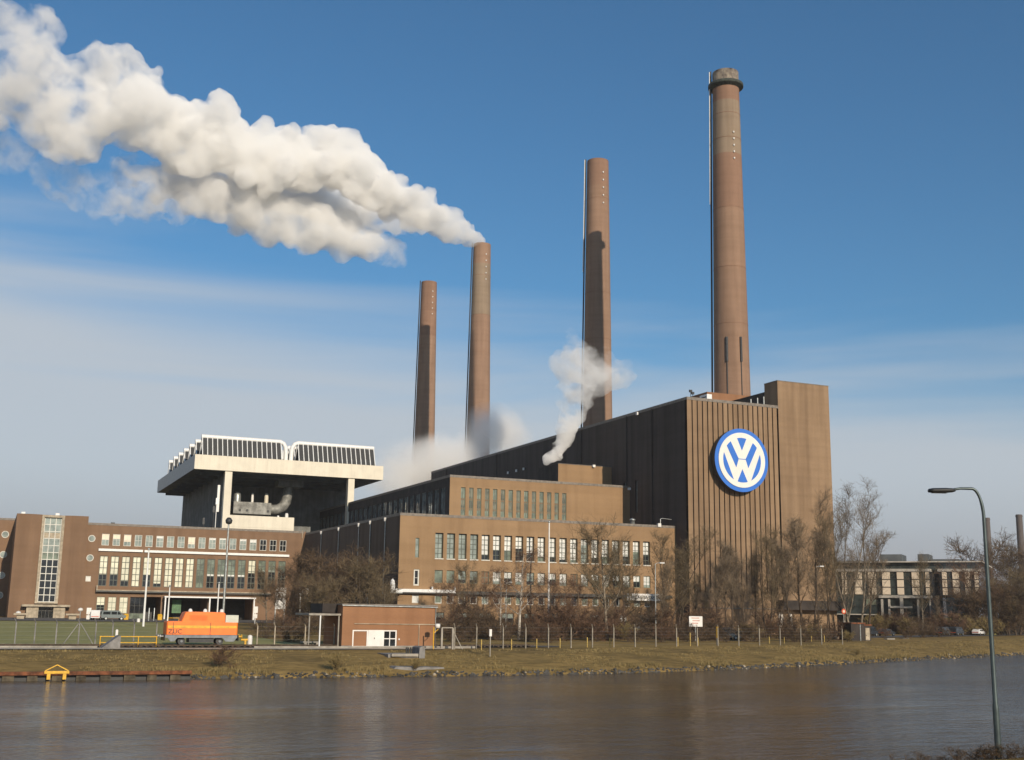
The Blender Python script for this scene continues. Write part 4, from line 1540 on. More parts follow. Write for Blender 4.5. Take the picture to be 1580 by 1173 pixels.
def plume(name, path, v, m, label, seed, voxel=1.0, n2=11, squash=.8, extra=()):
    """billows along a centre line [(px, py, radius px)], merged into one skin and roughened"""
    rs = random.Random(seed)
    mb = MB()

    def ball(c, r):
        mb.add([c + Vector((p.x * r, p.y * r * squash, p.z * r)) for p in ICO[0]], ICO[1])

    pts = []
    for (x, y, r) in path:
        c = at_v(x, y, v)
        pts.append((c, r * mpp(c) * 1.22))
    dense = []
    for (c0, r0), (c1, r1) in zip(pts[:-1], pts[1:]):
        n = max(1, int((c1 - c0).length / (.45 * (r0 + r1) / 2)))
        for k in range(n):
            t = k / n
            dense.append((c0.lerp(c1, t), r0 + (r1 - r0) * t))
    dense.append(pts[-1])
    for x, y, r in extra:
        c = at_v(x, y, v)
        dense.append((c, r * mpp(c)))
    for c, r in dense:
        ball(c, r * .72)
        for _ in range(n2):
            d = Vector((rs.gauss(0, 1), rs.gauss(0, .8), rs.gauss(.15, 1))).normalized()
            q = c + d * r * rs.uniform(.5, .72)
            rr = r * rs.uniform(.22, .42)
            ball(q, rr)
            for _ in range(3):
                d2 = (d + Vector((rs.gauss(0, .8), rs.gauss(0, .8), rs.gauss(0, .8)))).normalized()
                ball(q + d2 * rr * .8, rr * rs.uniform(.3, .5))
    me = bpy.data.meshes.new(name)
    me.from_pydata(mb.v, [], mb.f)
    o = bpy.data.objects.new(name, me)
    COL.objects.link(o)
    md = o.modifiers.new('r', 'REMESH')
    md.mode = 'VOXEL'
    md.voxel_size = voxel
    bpy.context.view_layer.update()
    me2 = bpy.data.meshes.new_from_object(o.evaluated_get(bpy.context.evaluated_depsgraph_get()))
    bpy.data.objects.remove(o)
    nrm = [vv.normal.copy() for vv in me2.vertices]
    for vv, nn in zip(me2.vertices, nrm):
        p = vv.co
        dsp = 1.5 * noise.noise(p * .16) + .8 * noise.noise(p * .42) + .35 * noise.noise(p * 1.1)
        vv.co = p + nn * dsp * min(1.0, voxel)
    me2.materials.clear()
    me2.materials.append(m)
    me2.polygons.foreach_set('use_smooth', [True] * len(me2.polygons))
    o = link(name, me2)
    return tag(o, label, 'steam', None, 'stuff')


def drift_mat(name, dens, axis, stops, scale=.09, n_lo=.36, n_hi=.56, nmin=0.0, step=.1, col=(.997, .994, .985)):
    """steam whose density follows STOPS [(coordinate, share)] along an axis, torn by two sizes of eddies"""
    m = bpy.data.materials.new(name)
    m.use_nodes = True
    m.cycles.volume_step_rate = step
    nt = m.node_tree
    nt.nodes.clear()
    L = nt.links.new
    out = N(nt, 'ShaderNodeOutputMaterial')
    pv = N(nt, 'ShaderNodeVolumePrincipled', inp={'Anisotropy': -.2})
    pv.inputs['Color'].default_value = (*col, 1)
    geo = N(nt, 'ShaderNodeNewGeometry')
    sp = N(nt, 'ShaderNodeSeparateXYZ')
    L(geo.outputs['Position'], sp.inputs[0])
    lo, hi = stops[0][0], stops[-1][0]
    mr = N(nt, 'ShaderNodeMapRange', inp={1: lo, 2: hi, 3: 0, 4: 1})
    L(sp.outputs[axis], mr.inputs[0])
    cr = N(nt, 'ShaderNodeValToRGB')
    el = cr.color_ramp.elements
    for i, (p, sh_) in enumerate(stops):
        t = (p - lo) / (hi - lo)
        e = el[0] if i == 0 else (el[1] if i == 1 and len(stops) == 2 else el.new(t) if 0 < i < len(stops) - 1 else el[len(el) - 1])
        e.position = t
        e.color = (sh_, sh_, sh_, 1)
    L(mr.outputs[0], cr.inputs[0])
    nz = N(nt, 'ShaderNodeTexNoise', inp={'Scale': scale, 'Detail': 6.0, 'Roughness': .6, 'Distortion': .3})
    L(geo.outputs['Position'], nz.inputs['Vector'])
    # thinner steam is torn more: the noise threshold rises as the share falls
    th = N(nt, 'ShaderNodeMapRange', inp={1: 0, 2: 1, 3: .14, 4: -.06})
    L(cr.outputs[0], th.inputs[0])
    sb = N(nt, 'ShaderNodeMath', operation='SUBTRACT')
    L(nz.outputs[0], sb.inputs[0])
    L(th.outputs[0], sb.inputs[1])
    r2 = N(nt, 'ShaderNodeMapRange', interpolation_type='SMOOTHSTEP', inp={1: n_lo, 2: n_hi, 3: nmin, 4: 1.0})
    L(sb.outputs[0], r2.inputs[0])
    ml = N(nt, 'ShaderNodeMath', operation='MULTIPLY')
    L(cr.outputs[0], ml.inputs[0])
    L(r2.outputs[0], ml.inputs[1])
    m2 = N(nt, 'ShaderNodeMath', operation='MULTIPLY', inp={1: dens})
    L(ml.outputs[0], m2.inputs[0])
    L(m2.outputs[0], pv.inputs['Density'])
    L(pv.outputs[0], out.inputs['Volume'])
    return m


plume('steam_plume', [(739, 374, 8), (722, 362, 15), (700, 350, 22), (670, 335, 27), (635, 318, 33), (600, 303, 38), (560, 275, 50), (515, 248, 52), (470, 258, 48), (430, 246, 54), (385, 246, 50),
                      (340, 218, 58), (300, 240, 42), (255, 195, 62), (190, 155, 80), (130, 178, 62), (80, 170, 78), (25, 115, 92), (-50, 120, 110)], 387,
      drift_mat('steam_white', .34, 'X', [(-30, .2), (20, .5), (60, 1), (160, 1)], .13, .33, .53), 'thick white steam plume blowing off the top of the second farthest chimney', 3, .9,
      extra=[(322, 188, 36), (345, 178, 22), (150, 108, 46), (185, 98, 26), (232, 122, 26), (530, 218, 30), (480, 214, 24), (405, 208, 30), (20, 40, 40), (440, 205, 20), (560, 245, 24)])
plume('steam_plume', [(622, 402, 12), (600, 388, 24), (565, 376, 30), (520, 360, 38), (470, 345, 42), (420, 330, 44), (370, 312, 50), (320, 302, 46), (270, 296, 48), (210, 295, 46),
                      (160, 300, 42), (110, 272, 42), (60, 240, 50), (0, 225, 52), (-50, 220, 55)], 397,
      drift_mat('steam_grey', .24, 'X', [(-30, .12), (25, .3), (60, .75), (112, 1), (122, .6), (130, .25), (138, .05)], .12, .35, .54), 'greyer broken steam plume drifting below the thick white one', 9, 1.2, 6)


plume('steam_plume', [(650, 355, 14), (605, 340, 24), (545, 322, 34), (480, 308, 38), (420, 292, 40), (350, 284, 40), (280, 285, 36), (200, 265, 34)], 418,
      drift_mat('steam_shadow', .3, 'X', [(20, .1), (60, .8), (110, 1), (125, .8), (140, .15)], .09, .36, .52),
      'grey shadowed steam between the white plume and the broken lower one', 14, 1.2, 6)


def soft_mat(name, dens, scale, power=1.0):
    """steam without an edge: density dies out towards the skin of the puff"""
    m = bpy.data.materials.new(name)
    m.use_nodes = True
    nt = m.node_tree
    nt.nodes.clear()
    L = nt.links.new
    out = N(nt, 'ShaderNodeOutputMaterial')
    pv = N(nt, 'ShaderNodeVolumePrincipled', inp={'Anisotropy': -.2})
    pv.inputs['Color'].default_value = (.992, .985, .97, 1)
    tc = N(nt, 'ShaderNodeTexCoord')
    geo = N(nt, 'ShaderNodeNewGeometry')
    ln = N(nt, 'ShaderNodeVectorMath', operation='LENGTH')
    L(tc.outputs['Object'], ln.inputs[0])
    nz = N(nt, 'ShaderNodeTexNoise', inp={'Scale': scale, 'Detail': 4.0, 'Roughness': .6, 'Distortion': .4})
    L(geo.outputs['Position'], nz.inputs['Vector'])
    ad = N(nt, 'ShaderNodeMath', operation='MULTIPLY_ADD', inp={1: 1.3, 2: -.65})
    L(nz.outputs[0], ad.inputs[0])
    sm = N(nt, 'ShaderNodeMath', operation='ADD')
    L(ln.outputs['Value'], sm.inputs[0])
    L(ad.outputs[0], sm.inputs[1])
    mr = N(nt, 'ShaderNodeMapRange', interpolation_type='SMOOTHSTEP', inp={1: .25, 2: .95, 3: dens, 4: 0.0})
    L(sm.outputs[0], mr.inputs[0])
    L(mr.outputs[0], pv.inputs['Density'])
    L(pv.outputs[0], out.inputs['Volume'])
    return m


def puff(px, py, v, rx, rz, m, label, ry=None):
    c = at_v(px, py, v)
    k = mpp(c)
    me = bpy.data.meshes.new('steam_cloud')
    me.from_pydata([tuple(p) for p in ICO[0]], [], ICO[1])
    me.materials.append(m)
    o = link('steam_cloud', me, at=c)
    o.scale = (rx * k, (ry or (rx + rz) / 2) * k, rz * k)
    return tag(o, label, 'steam', None, 'stuff')


sm1 = soft_mat('steam_low', .2, .05)
puff(690, 716, 366, 140, 58, sm1, 'soft low steam lying behind the turbine hall roof at the chimney feet', 60)
puff(762, 676, 367, 72, 60, sm1, 'soft steam cloud round the foot of the steaming chimney', 45)
puff(620, 745, 366, 88, 50, sm1, 'soft steam behind the right end of the condenser deck', 40)
plume('steam_cloud', [(845, 709, 9), (856, 702, 12), (867, 688, 14), (873, 668, 16), (880, 645, 20), (888, 615, 30), (896, 580, 36), (888, 545, 26), (878, 512, 12)], 236,
      drift_mat('steam_jet', 1.1, 'Z', [(38, 1), (44, .85), (50, .42), (58, .26), (68, .17), (78, .03)], .26, .36, .56, 0, .12),
      'curling steam column rising from the corner of the top brick block', 5, .45, 7)
plume('steam_cloud', [(865, 560, 22), (900, 565, 36), (935, 578, 32), (965, 585, 18)], 250,
      drift_mat('steam_wisp', .2, 'Z', [(50, .9), (63, 1), (75, .5), (85, .1)], .16, .38, .6, 0, .12),
      'thin torn steam wisp across the chimney with the shadow on it', 6, .6, 6)

# ------------------------------------------------------------------ far office block beyond the tower
def far_office():
    az = R(20)
    o0 = Vector((0, 0, 0))
    dist = 330.0
    # frame of the facade: e runs to the right along it, n runs away from the viewer
    d0 = ray(1400, 960)
    d0 = Vector((d0.x, d0.y, 0)).normalized()
    e = Vector((d0.y, -d0.x, 0))
    e = (e + d0 * -.12).normalized()
    n = Vector((-e.y, e.x, 0))
    P0 = Vector((0, 0, 0)) + d0 * dist
    k = (dist * FW.dot(d0)) / F_PX
    t = thing('office_block', (P0.x, P0.y, 3), 'far pale office block with cream panels and dark glass right of the tower', 'building')
    mp = lambda a, d, z: tuple(Vector((P0.x, P0.y, 0)) + e * a + n * d + Vector((0, 0, z)))

    def ax(px):
        r = ray(px, 930)
        # intersection with the facade plane
        s = Vector((P0.x, P0.y, 0)).dot(n) / r.dot(n)
        return (r * s - Vector((P0.x, P0.y, 0))).dot(e)

    def zz(py, px=1400):
        r = ray(px, py)
        s = Vector((P0.x, P0.y, 0)).dot(n) / r.dot(n)
        return CAM_H + r.z * s

    L0, R0 = ax(1250), ax(1436)
    L1, R1 = ax(1452), ax(1513)
    zb, zc, zt = zz(919), zz(880), zz(866)
    w = MB()
    bx(w, mp, L0, R0, 0, 40, 2, zc, 0)
    bx(w, mp, R0 + .02, L1 - .02, 6, 40, 2, zt - .6, 0)
    bx(w, mp, L1, R1, 0, 40, zz(919), zc, 0)
    bx(w, mp, L1 + 1, R1 - 1, 4, 40, 2, zz(919), 0)
    bx(w, mp, L0, R1, 2, 40, zc + .02, zt - .3, 0)
    w.build('glass_wall', M['bronze'], t)
    r = MB()
    bx(r, mp, L0 - 1, R1 + 1, .5, 42, zt - .28, zt)
    bx(r, mp, L0 - .5, R0 + .4, -.6, 3, zc - .35, zc + .35)
    bx(r, mp, L1 - .4, R1 + .4, -.6, 3, zc - .35, zc + .35)
    bx(r, mp, ax(1357), R0 + .5, -1.0, -.02, zz(923), zz(919))
    r.build('cornice', M['office_slab'], t)
    for xa, xb, y in ((1354, 1389, 853), (1414, 1432, 853), (1435, 1480, 861), (1300, 1352, 863)):
        r = MB()
        bx(r, mp, ax(xa), ax(xb), 8, 18, zt, zz(y))
        r.build('roof_plant_room', M['plant_grey'], t)
    cols = [(1300.5, 1308), (1320.5, 1331.5), (1341.5, 1353), (1363, 1375), (1386, 1396), (1409, 1420), (1430, 1436), (1456, 1463), (1472, 1482), (1491, 1499), (1506, 1512), (1279, 1288)]
    for xa, xb in cols:
        r = MB()
        z0 = zz(918.5)
        h = (zc - .4 - z0) / 3
        for j in range(3):
            bx(r, mp, ax(xa), ax(xb), -.4, -.01, z0 + j * h + .12, z0 + (j + 1) * h - .12)
        r.build('cream_panel', M['panel'], t)
    for y in (893, 906):
        r = MB()
        bx(r, mp, L0, R0, -.12, -.01, zz(y) - .15, zz(y) + .15)
        bx(r, mp, L1, R1, -.12, -.01, zz(y) - .15, zz(y) + .15)
        r.build('transom', M['dark_metal'], t)
    for xa, xb, ya, yb in ((1360, 1363, 925, 950), (1371, 1374, 925, 952), (1389, 1394, 923, 950), (1415.5, 1418, 925, 950), (1434.5, 1436.5, 923, 950)):
        r = MB()
        bx(r, mp, ax(xa), ax(xb), -.9, -.2, 2.5, zz(ya))
        r.build('portal_pillar', M['office_slab'], t)
    r = MB()
    bx(r, mp, ax(1374), ax(1408), -1.4, -.92, zz(938.5), zz(935.5))
    r.build('portal_canopy', M['office_slab'], t)
    r = MB()
    bx(r, mp, ax(1337), ax(1352), -.3, -.01, zz(934), zz(925))
    r.build('green_window', M['pane_green'], t)
    r = MB()
    bx(r, mp, ax(1290), ax(1352), -3, -.02, zz(950), zz(948.5))
    r.build('awning', M['office_slab'], t)
    r = MB()
    bx(r, mp, ax(1463), ax(1494), -6, -.5, zz(940), zz(922))
    r.build('glazed_porch', M['bronze'], t)
    # far works: dark wall and two chimneys behind
    h = thing('works_hall', (P0.x, P0.y, 3), 'dark low works hall half hidden by trees at the right edge', 'building')
    w = MB()
    bx(w, mp, ax(1540), ax(1640), 10, 60, 2, zz(907), 0)
    bx(w, mp, ax(1539), ax(1641), 9.5, 60.5, zz(907) + .01, zz(905), 1)
    w.build('wall', [M['brick_dark'], M['coping']], h)
    for px0, py0, lab, rr in ((1531.5, 799, 'hazy grey chimney far away, just right of the street lamp pole', 8.5), (1582, 794, 'hazy grey chimney far away, cut by the right edge', 9.5)):
        dd = ray(px0, 940)
        dd = Vector((dd.x, dd.y, 0)).normalized()
        c = dd * 620
        kk = 620 * FW.dot(dd) / F_PX
        rt_ = ray(px0, py0)
        zt_ = CAM_H + rt_.z / math.hypot(rt_.x, rt_.y) * 620
        ch = thing('far_chimney', (c.x, c.y, 3), lab, 'chimney', 'far chimneys')
        s = MB()
        r1 = rr / 2 * kk
        s.lathe([(r1 * 1.35, 0), (r1 * 1.15, (zt_ - 3) * .5), (r1, zt_ - 3)], (c.x, c.y, 3), 24)
        s.lathe([(r1 + .15, zt_ - 4.2), (r1 + .15, zt_ - 3.4)], (c.x, c.y, 3), 24)
        s.build('shaft', M['chimney_far'], ch)


M['chimney_far'] = brick('far_chimney_brick', (.13, .11, .105), (.12, .1, .1), (.11, .095, .09))
far_office()
# grass mound below the office porch
mb_ = MB()
_c = foot(1470, 224)
_n = 14
_vs, _fs = [], []
for i in range(_n + 1):
    for j in range(_n + 1):
        a_, b_ = -1 + 2 * i / _n, -1 + 2 * j / _n
        h_ = max(0.0, (1 - a_ * a_) * (1 - b_ * b_)) ** .7
        _vs.append((_c.x + a_ * 11, _c.y + b_ * 5, _c.z - .3 + 4.1 * h_ + .12 * noise.noise((a_ * 5, b_ * 5, 2))))
for i in range(_n):
    for j in range(_n):
        k_ = i * (_n + 1) + j
        _fs.append((k_, k_ + _n + 1, k_ + _n + 2, k_ + 1))
mb_.add(_vs, _fs, 0, True)
tag(mb_.build('grass_hill', M['lawn']), kind='structure')

# ------------------------------------------------------------------ brick hut by the fence
HV = shore(43) + 20.2
hl = at_v(527, 990, HV).x
hr = at_v(672, 990, HV).x
hz = ground_z(hl, HV)
ht = height_to(Vector((hl, HV, hz)), 933.5) + hz
hut = thing('brick_hut', ((hl + hr) / 2, HV, hz), 'small flat roofed red brick hut with a white door by the fence', 'hut')
sx = (hr - hl) / 145.0
X = lambda px: hl + (px - 527) * sx
Z = lambda py: hz + (ht - hz) * (1001.5 - py) / (1001.5 - 933.5)
w = MB()
dh = (X(543), X(611), Z(1000.5), Z(972.5))
facade(w, mapF(HV), hl, hr, hz - .4, ht, [dh], .18)
w.quad((hl, HV, hz - .4), (hl, HV + 8, hz - .4), (hl, HV + 8, ht), (hl, HV, ht))
w.quad((hr, HV, hz - .4), (hr, HV + 8, hz - .4), (hr, HV + 8, ht), (hr, HV, ht))
w.quad((hl, HV + 8, hz - .4), (hr, HV + 8, hz - .4), (hr, HV + 8, ht), (hl, HV + 8, ht))
w.build('wall', M['brick_red'], hut)
r = MB()
r.box(hl - .12, hr + .12, HV - .1, HV + 8.1, ht + .003, ht + .14)
r.build('roof', M['coping'], hut)
mH = mapF(HV)
for xa, xb, nx in ((543, 567, 1), (589.5, 611, 2)):
    window(hut, mH, (X(xa), X(xb), dh[2], dh[3]), .17, nx, (.5,) if nx > 1 else (), M['white'], [(0, 1, M['brick_red'] if nx == 1 else M['pane_dark'])], fw=.16, bar=.1)
d = MB()
bx(d, mH, X(567) + .01, X(589.5) - .01, .04, .12, dh[2], dh[3])
bx(d, mH, X(578) - .02, X(578) + .02, .03, .039, dh[2] + .05, dh[3] - .05)
dd = d.build('door', M['white'], hut)
d = MB()
bx(d, mH, X(576), X(577), -.02, .035, dh[2] + .95, dh[2] + 1.1)
d.build('handle', M['dark_metal'], dd)
d = MB()
d.tube(((X(545), HV - .07, Z(963)), (hr - .05, HV - .07, Z(963.3))), .05, 6)
d.tube(((X(645), HV - .07, Z(963.5)), (X(645), HV - .07, hz)), .045, 6)
d.box(X(641), X(662), HV - .12, HV - .01, Z(963.8), Z(962.4))
d.build('conduit', M['stone'], hut)
d = MB()
d.box(X(613), X(615), HV - .15, HV - .01, Z(988.5), Z(986))
d.build('wall_lamp', M['white'], hut)
d = MB()
d.tube(((hl - .1, HV - .17, ht - .05), (hr + .1, HV - .17, ht - .12)), .07, 8)
d.tube(((hr - .1, HV - .15, ht - .12), (hr - .1, HV - .1, ht - .5), (hr - .1, HV - .07, hz)), .05, 8)
d.build('gutter', M['galv'], hut)
d = MB()
d.box(hl - .03, X(543) - .02, HV - .04, HV - .005, hz - .3, hz + .28)
d.box(X(611) + .02, hr + .03, HV - .04, HV - .005, hz - .3, hz + .28)
d.build('plinth', M['concrete_grey'], hut)
# lean-to shelter on its left
sl_ = X(479)
lt = thing('lean_to_shelter', ((sl_ + hl) / 2, HV + 3, hz), 'open flat lean-to roof on thin posts against the left side of the brick hut', 'shelter')
r = MB()
r.box(sl_, hl - .02, HV + .6, HV + 7, Z(950.5), Z(947.5))
r.build('roof', M['concrete'], lt)
r = MB()
r.box(X(504), hl - .02, HV + 2.2, HV + 7.8, Z(947) + .02, Z(933) + .1)
r.build('upper_box', M['brick_dark'], lt)
for px, yy in ((481, .9), (496.5, .7), (524.5, .8)):
    r = MB()
    r.tube(((X(px), HV + yy, hz - .2), (X(px), HV + yy, Z(950.4))), .085, 8)
    r.build('post', M['white_metal'] if px == 496.5 else M['concrete'], lt)
bn = thing('concrete_bench', (X(494), HV + 3.5, hz), 'pale concrete bench under the lean-to roof', 'bench')
r = MB()
r.box(X(478), X(504), HV + 3, HV + 3.9, hz + .5, hz + .62)
r.build('seat', M['concrete'], bn)
for px in (482, 500):
    r = MB()
    r.box(X(px), X(px) + .3, HV + 3.1, HV + 3.8, hz - .2, hz + .498)
    r.build('leg', M['concrete'], bn)

# kerb beside the track, in two runs
for i, (pa, pb) in enumerate(((0, 152), (388, 742))):
    ua, ub = on_ground(pa, 1000).x - (20 if i == 0 else 0), on_ground(pb, 1002).x
    kb = MB()
    n = int((ub - ua) / 2)
    for j in range(n):
        a, b2 = ua + (ub - ua) * j / n, ua + (ub - ua) * (j + 1) / n
        va = shore((a + b2) / 2) + 19.5
        z = ground_z(a, va)
        kb.box(a + .01, b2 - .01, va, va + .3, z - .1, z + .24)
    tag(kb.build('kerb', M['concrete']), kind='structure')

# ------------------------------------------------------------------ track and orange shunting engine
TV = lambda u: shore(u) + 22.0
for side, nm in ((-.72, 'rail'), (.72, 'rail')):
    m_ = MB()
    us = steps((-60, 62, 2))
    for a, b2 in zip(us[:-1], us[1:]):
        m_.bar((a, TV(a) + side, ground_z(a, TV(a)) + .24), (b2, TV(b2) + side, ground_z(b2, TV(b2)) + .24), .07, .14)
    tag(m_.build('rail', M['bark']), kind='structure')
m_ = MB()
for k in range(190):
    u = -60 + k * .64
    z = ground_z(u, TV(u))
    m_.box(u, u + .24, TV(u) - 1.25, TV(u) + 1.25, z + .02, z + .16)
tag(m_.build('sleeper_row', M['bark']), kind='structure')

LV = TV(22) - 1.35
la, lb = at_v(254.5, 985, LV).x, at_v(366.5, 985, LV).x
lz = ground_z(la, TV(22)) + .3
lh = height_to(Vector((la, LV, lz)), 943.5)
ls = lh / 4.35
eng = thing('shunting_engine', ((la + lb) / 2, TV(22), lz), 'small orange shunting locomotive with a yellow stripe on the track', 'locomotive')
LX = lambda px: la + (lb - la) * (px - 254.5) / 112.0
LZ = lambda h_: lz + h_ * ls
W2 = 1.35


def hull(profile, hw, m=0, inset=.12, name='body', parent=eng, mats=None):
    """side outline (x, z) given a rounded, slightly drawn-in cross section"""
    b_ = MB()
    y = TV(22)
    n = len(profile)
    cx = sum(p[0] for p in profile) / n
    cz = sum(p[1] for p in profile) / n
    rings = []
    for yy, s_ in ((-hw, .97), (-hw + inset, 1.0), (hw - inset, 1.0), (hw, .97)):
        rings.append([(cx + (px - cx) * s_, y + yy, cz + (pz - cz) * s_) for px, pz in profile])
    vs = [p for r_ in rings for p in r_]
    fs = [tuple(range(n)), tuple(range(3 * n, 4 * n))[::-1]]
    for i in range(3):
        for j in range(n):
            j2 = (j + 1) % n
            fs.append((i * n + j2, i * n + j, (i + 1) * n + j, (i + 1) * n + j2))
    b_.add(vs, fs, m)
    return b_.build(name, mats or M['orange'], parent)


body = hull([(LX(256), LZ(1.3)), (LX(366), LZ(1.3)), (LX(366), LZ(2.95)), (LX(346), LZ(3.0)), (LX(278), LZ(3.08)), (LX(257), LZ(3.08)), (LX(256), LZ(2.9))], W2)
hump = hull([(LX(277), LZ(2.9)), (LX(346), LZ(2.9)), (LX(346), LZ(4.1)), (LX(343), LZ(4.32)), (LX(288), LZ(4.36)), (LX(283), LZ(4.25))], W2 - .03, name='engine_hood')
y = TV(22)
d = MB()
d.box(LX(257.5), LX(364.5), y - W2 - .03, y - W2 + .01, LZ(2.2), LZ(2.53))
d.build('yellow_stripe', M['yellow'], body)
for px in (266, 323):
    d = MB()
    d.box(LX(px) - .025, LX(px) + .025, y - W2 - .035, y - W2 + .012, LZ(1.34), LZ(2.95))
    d.build('door_joint', M['dark_metal'], body)
letters('ZUC', .62, (LX(258.5), y - W2 - .03, LZ(1.5)), M['dark_metal'], body, sx=1.15)
d = MB()
for k in range(7):
    d.box(LX(290), LX(318), y - W2 - .02, y - W2 + .03, LZ(3.25 + k * .1), LZ(3.29 + k * .1))
d.build('vent_grille', M['orange'], hump)
d = MB()
d.box(LX(346) + .02, LX(366.5), y - W2 + .1, y + W2 - .1, LZ(2.97), LZ(3.95))
d.build('grey_cabinet', mat('pale_green_cabinet', (.55, .56, .47), .5, var=.05), eng)
d = MB()
d.box(LX(255), LX(366), y - W2 + .1, y + W2 - .1, LZ(.92), LZ(1.295))
for xa, xb in ((LX(263), LX(269)), (LX(348), LX(361))):
    d.prism([(xa, LZ(.45)), (xb, LZ(.45)), (xb + .3, LZ(.915)), (xa - .3, LZ(.915))], y - W2 + .1, y - W2 + .35)
d.build('chassis', M['chassis'], eng)
for px in (281, 340):
    for sd_ in (-.72, .72):
        d = MB()
        c = (LX(px), y + sd_, lz + .46 * ls)
        rr = .46 * ls
        for r0, wd, mm in ((rr, .12, 0), (rr + .03, .03, 0)):
            d.tube(((c[0], c[1] - wd / 2, c[2]), (c[0], c[1] + wd / 2, c[2])), r0, 20, mm, smooth=False)
        wh = d.build('wheel', M['dark_metal'], eng)
        d = MB()
        d.tube(((c[0], c[1] - .16, c[2]), (c[0], c[1] - .08, c[2])), .14, 10)
        d.build('hub', M['chassis'], wh)
d = MB()
d.box(LX(292), LX(330), y - 1.0, y + 1.0, LZ(.3), LZ(.9))
d.build('underframe_tank', M['dark_metal'], eng)
for px, sg_ in ((254.8, -1), (366.8, 1)):
    for sd_ in (-.85, .85):
        d = MB()
        d.tube(((LX(px), y + sd_, LZ(1.1)), (LX(px) + sg_ * .45, y + sd_, LZ(1.1))), .1, 8)
        d.tube(((LX(px) + sg_ * .45, y + sd_, LZ(1.1)), (LX(px) + sg_ * .53, y + sd_, LZ(1.1))), .24, 14)
        d.build('buffer', M['yellow'] if sg_ > 0 else M['grey_metal'], eng)
    d = MB()
    d.box(min(LX(px), LX(px) + sg_ * .12), max(LX(px), LX(px) + sg_ * .12), y - W2 + .05, y + W2 - .05, LZ(.55), LZ(1.28))
    for k in range(5):
        xx = LX(px) + sg_ * .125
        d.quad((xx, y - W2 + .1 + k * .5, LZ(.56)), (xx, y - W2 + .3 + k * .5, LZ(.56)), (xx, y - W2 + .5 + k * .5, LZ(1.27)), (xx, y - W2 + .3 + k * .5, LZ(1.27)), 1)
    d.build('buffer_beam', [M['black'], M['yellow']], eng)
for px in (292, 315, 341):
    d = MB()
    d.lathe([(.22, 0), (.24, .1), (.14, .3), (.02, .34)], (LX(px), y - .6, LZ(4.33)), 10)
    d.build('hood_dome', M['white'], eng)
d = MB()
d.tube(((LX(258), y - W2 + .2, LZ(3.05)), (LX(258), y - W2 + .2, LZ(3.5)), (LX(274), y - W2 + .2, LZ(3.5)), (LX(274), y - W2 + .2, LZ(3.05))), .03, 6)
d.build('handrail', M['yellow'], eng)

# ------------------------------------------------------------------ bank furniture
def obj1(mb, name, m, p, label, cat, group=None):
    return tag(mb.build(name, m, at=p), label, cat, group)


# sheet pile wall along the left shore
pw = thing('sheet_pile_wall', (0, shore(0), 0), 'rusty beam on short weathered piles along the water at the left', 'retaining wall')
ue = on_ground(290, 1040).x
b_ = MB()
us = steps((-60, ue, 4))
for a, b2 in zip(us[:-1], us[1:]):
    b_.bar((a, shore(a) - .75, .62), (b2, shore(b2) - .75, .62), .35, .3)
b_.build('beam', M['rust'], pw)
k = 0
u = -14.0
while u < ue:
    q = MB()
    wd = rnd(.75, 1.0)
    q.prism([(u, -.8), (u + wd, -.8), (u + wd, .47), (u, .47)], shore(u) - .72, shore(u) - .4)
    q.build('pile', M['pile'], pw)
    u += 1.95
q = MB()
q.box(-60, ue, shore(0) - .3, shore(0) - .1, -.8, .47)
q.build('back_boards', M['dark_metal'], pw)  # dark sheet added behind the piles to darken the gaps between them

# yellow mooring frame standing on the beam
c = on_ground(85, 1040)
c.y = shore(c.x) - 1.0
k = mpp(c)
mf = thing('mooring_frame', (c.x, c.y, .1), 'yellow steel mooring frame with a triangular top on the rusty beam', 'mooring frame')
q = MB()
q.box(c.x - 18 * k, c.x + 18 * k, c.y - .1, c.y + .35, .6, .82)
q.build('cross_beam', M['yellow'], mf)
for s_ in (-11.5, 11.5):
    q = MB()
    q.box(c.x + s_ * k - .14, c.x + s_ * k + .14, c.y - .08, c.y + .3, .12, .595)
    q.build('leg', M['yellow'], mf)
q = MB()
q.bar((c.x - 17 * k, c.y + .1, .83), (c.x, c.y + .1, 1.32), .08)
q.bar((c.x + 17 * k, c.y + .1, .83), (c.x, c.y + .1, 1.32), .08)
q.build('top_triangle', M['yellow'], mf)

# rubble along the water line: nobody could count it
rb_ = MB()
rs = random.Random(11)
ICO1 = ico(1)
for k in range(4600):
    u = rs.uniform(ue - 1, 215) if rs.random() < .97 else rs.uniform(-20, ue)
    dd = rs.gauss(.15, .38)
    s_ = rs.uniform(.07, .19) * (1.6 if rs.random() < .05 else 1)
    z = far_z(u, dd)[2]
    o_ = Vector((u, shore(u) + dd, z + s_ * .2))
    sc = (rs.uniform(.7, 1.4), rs.uniform(.7, 1.3), rs.uniform(.5, .9))
    ro = Matrix.Rotation(rs.uniform(0, 6.28), 3, 'Z')
    vs = [o_ + ro @ Vector((p.x * sc[0] * s_ * rs.uniform(.8, 1.15), p.y * sc[1] * s_, p.z * sc[2] * s_)) for p in ICO1[0]]
    rb_.add(vs, ICO1[1], 1 if rs.random() < .035 else 0)
tag(rb_.build('rubble', [M['stonegrey'], M['stone']]), 'grey rubble stones along the waterline', 'rubble', None, 'stuff')

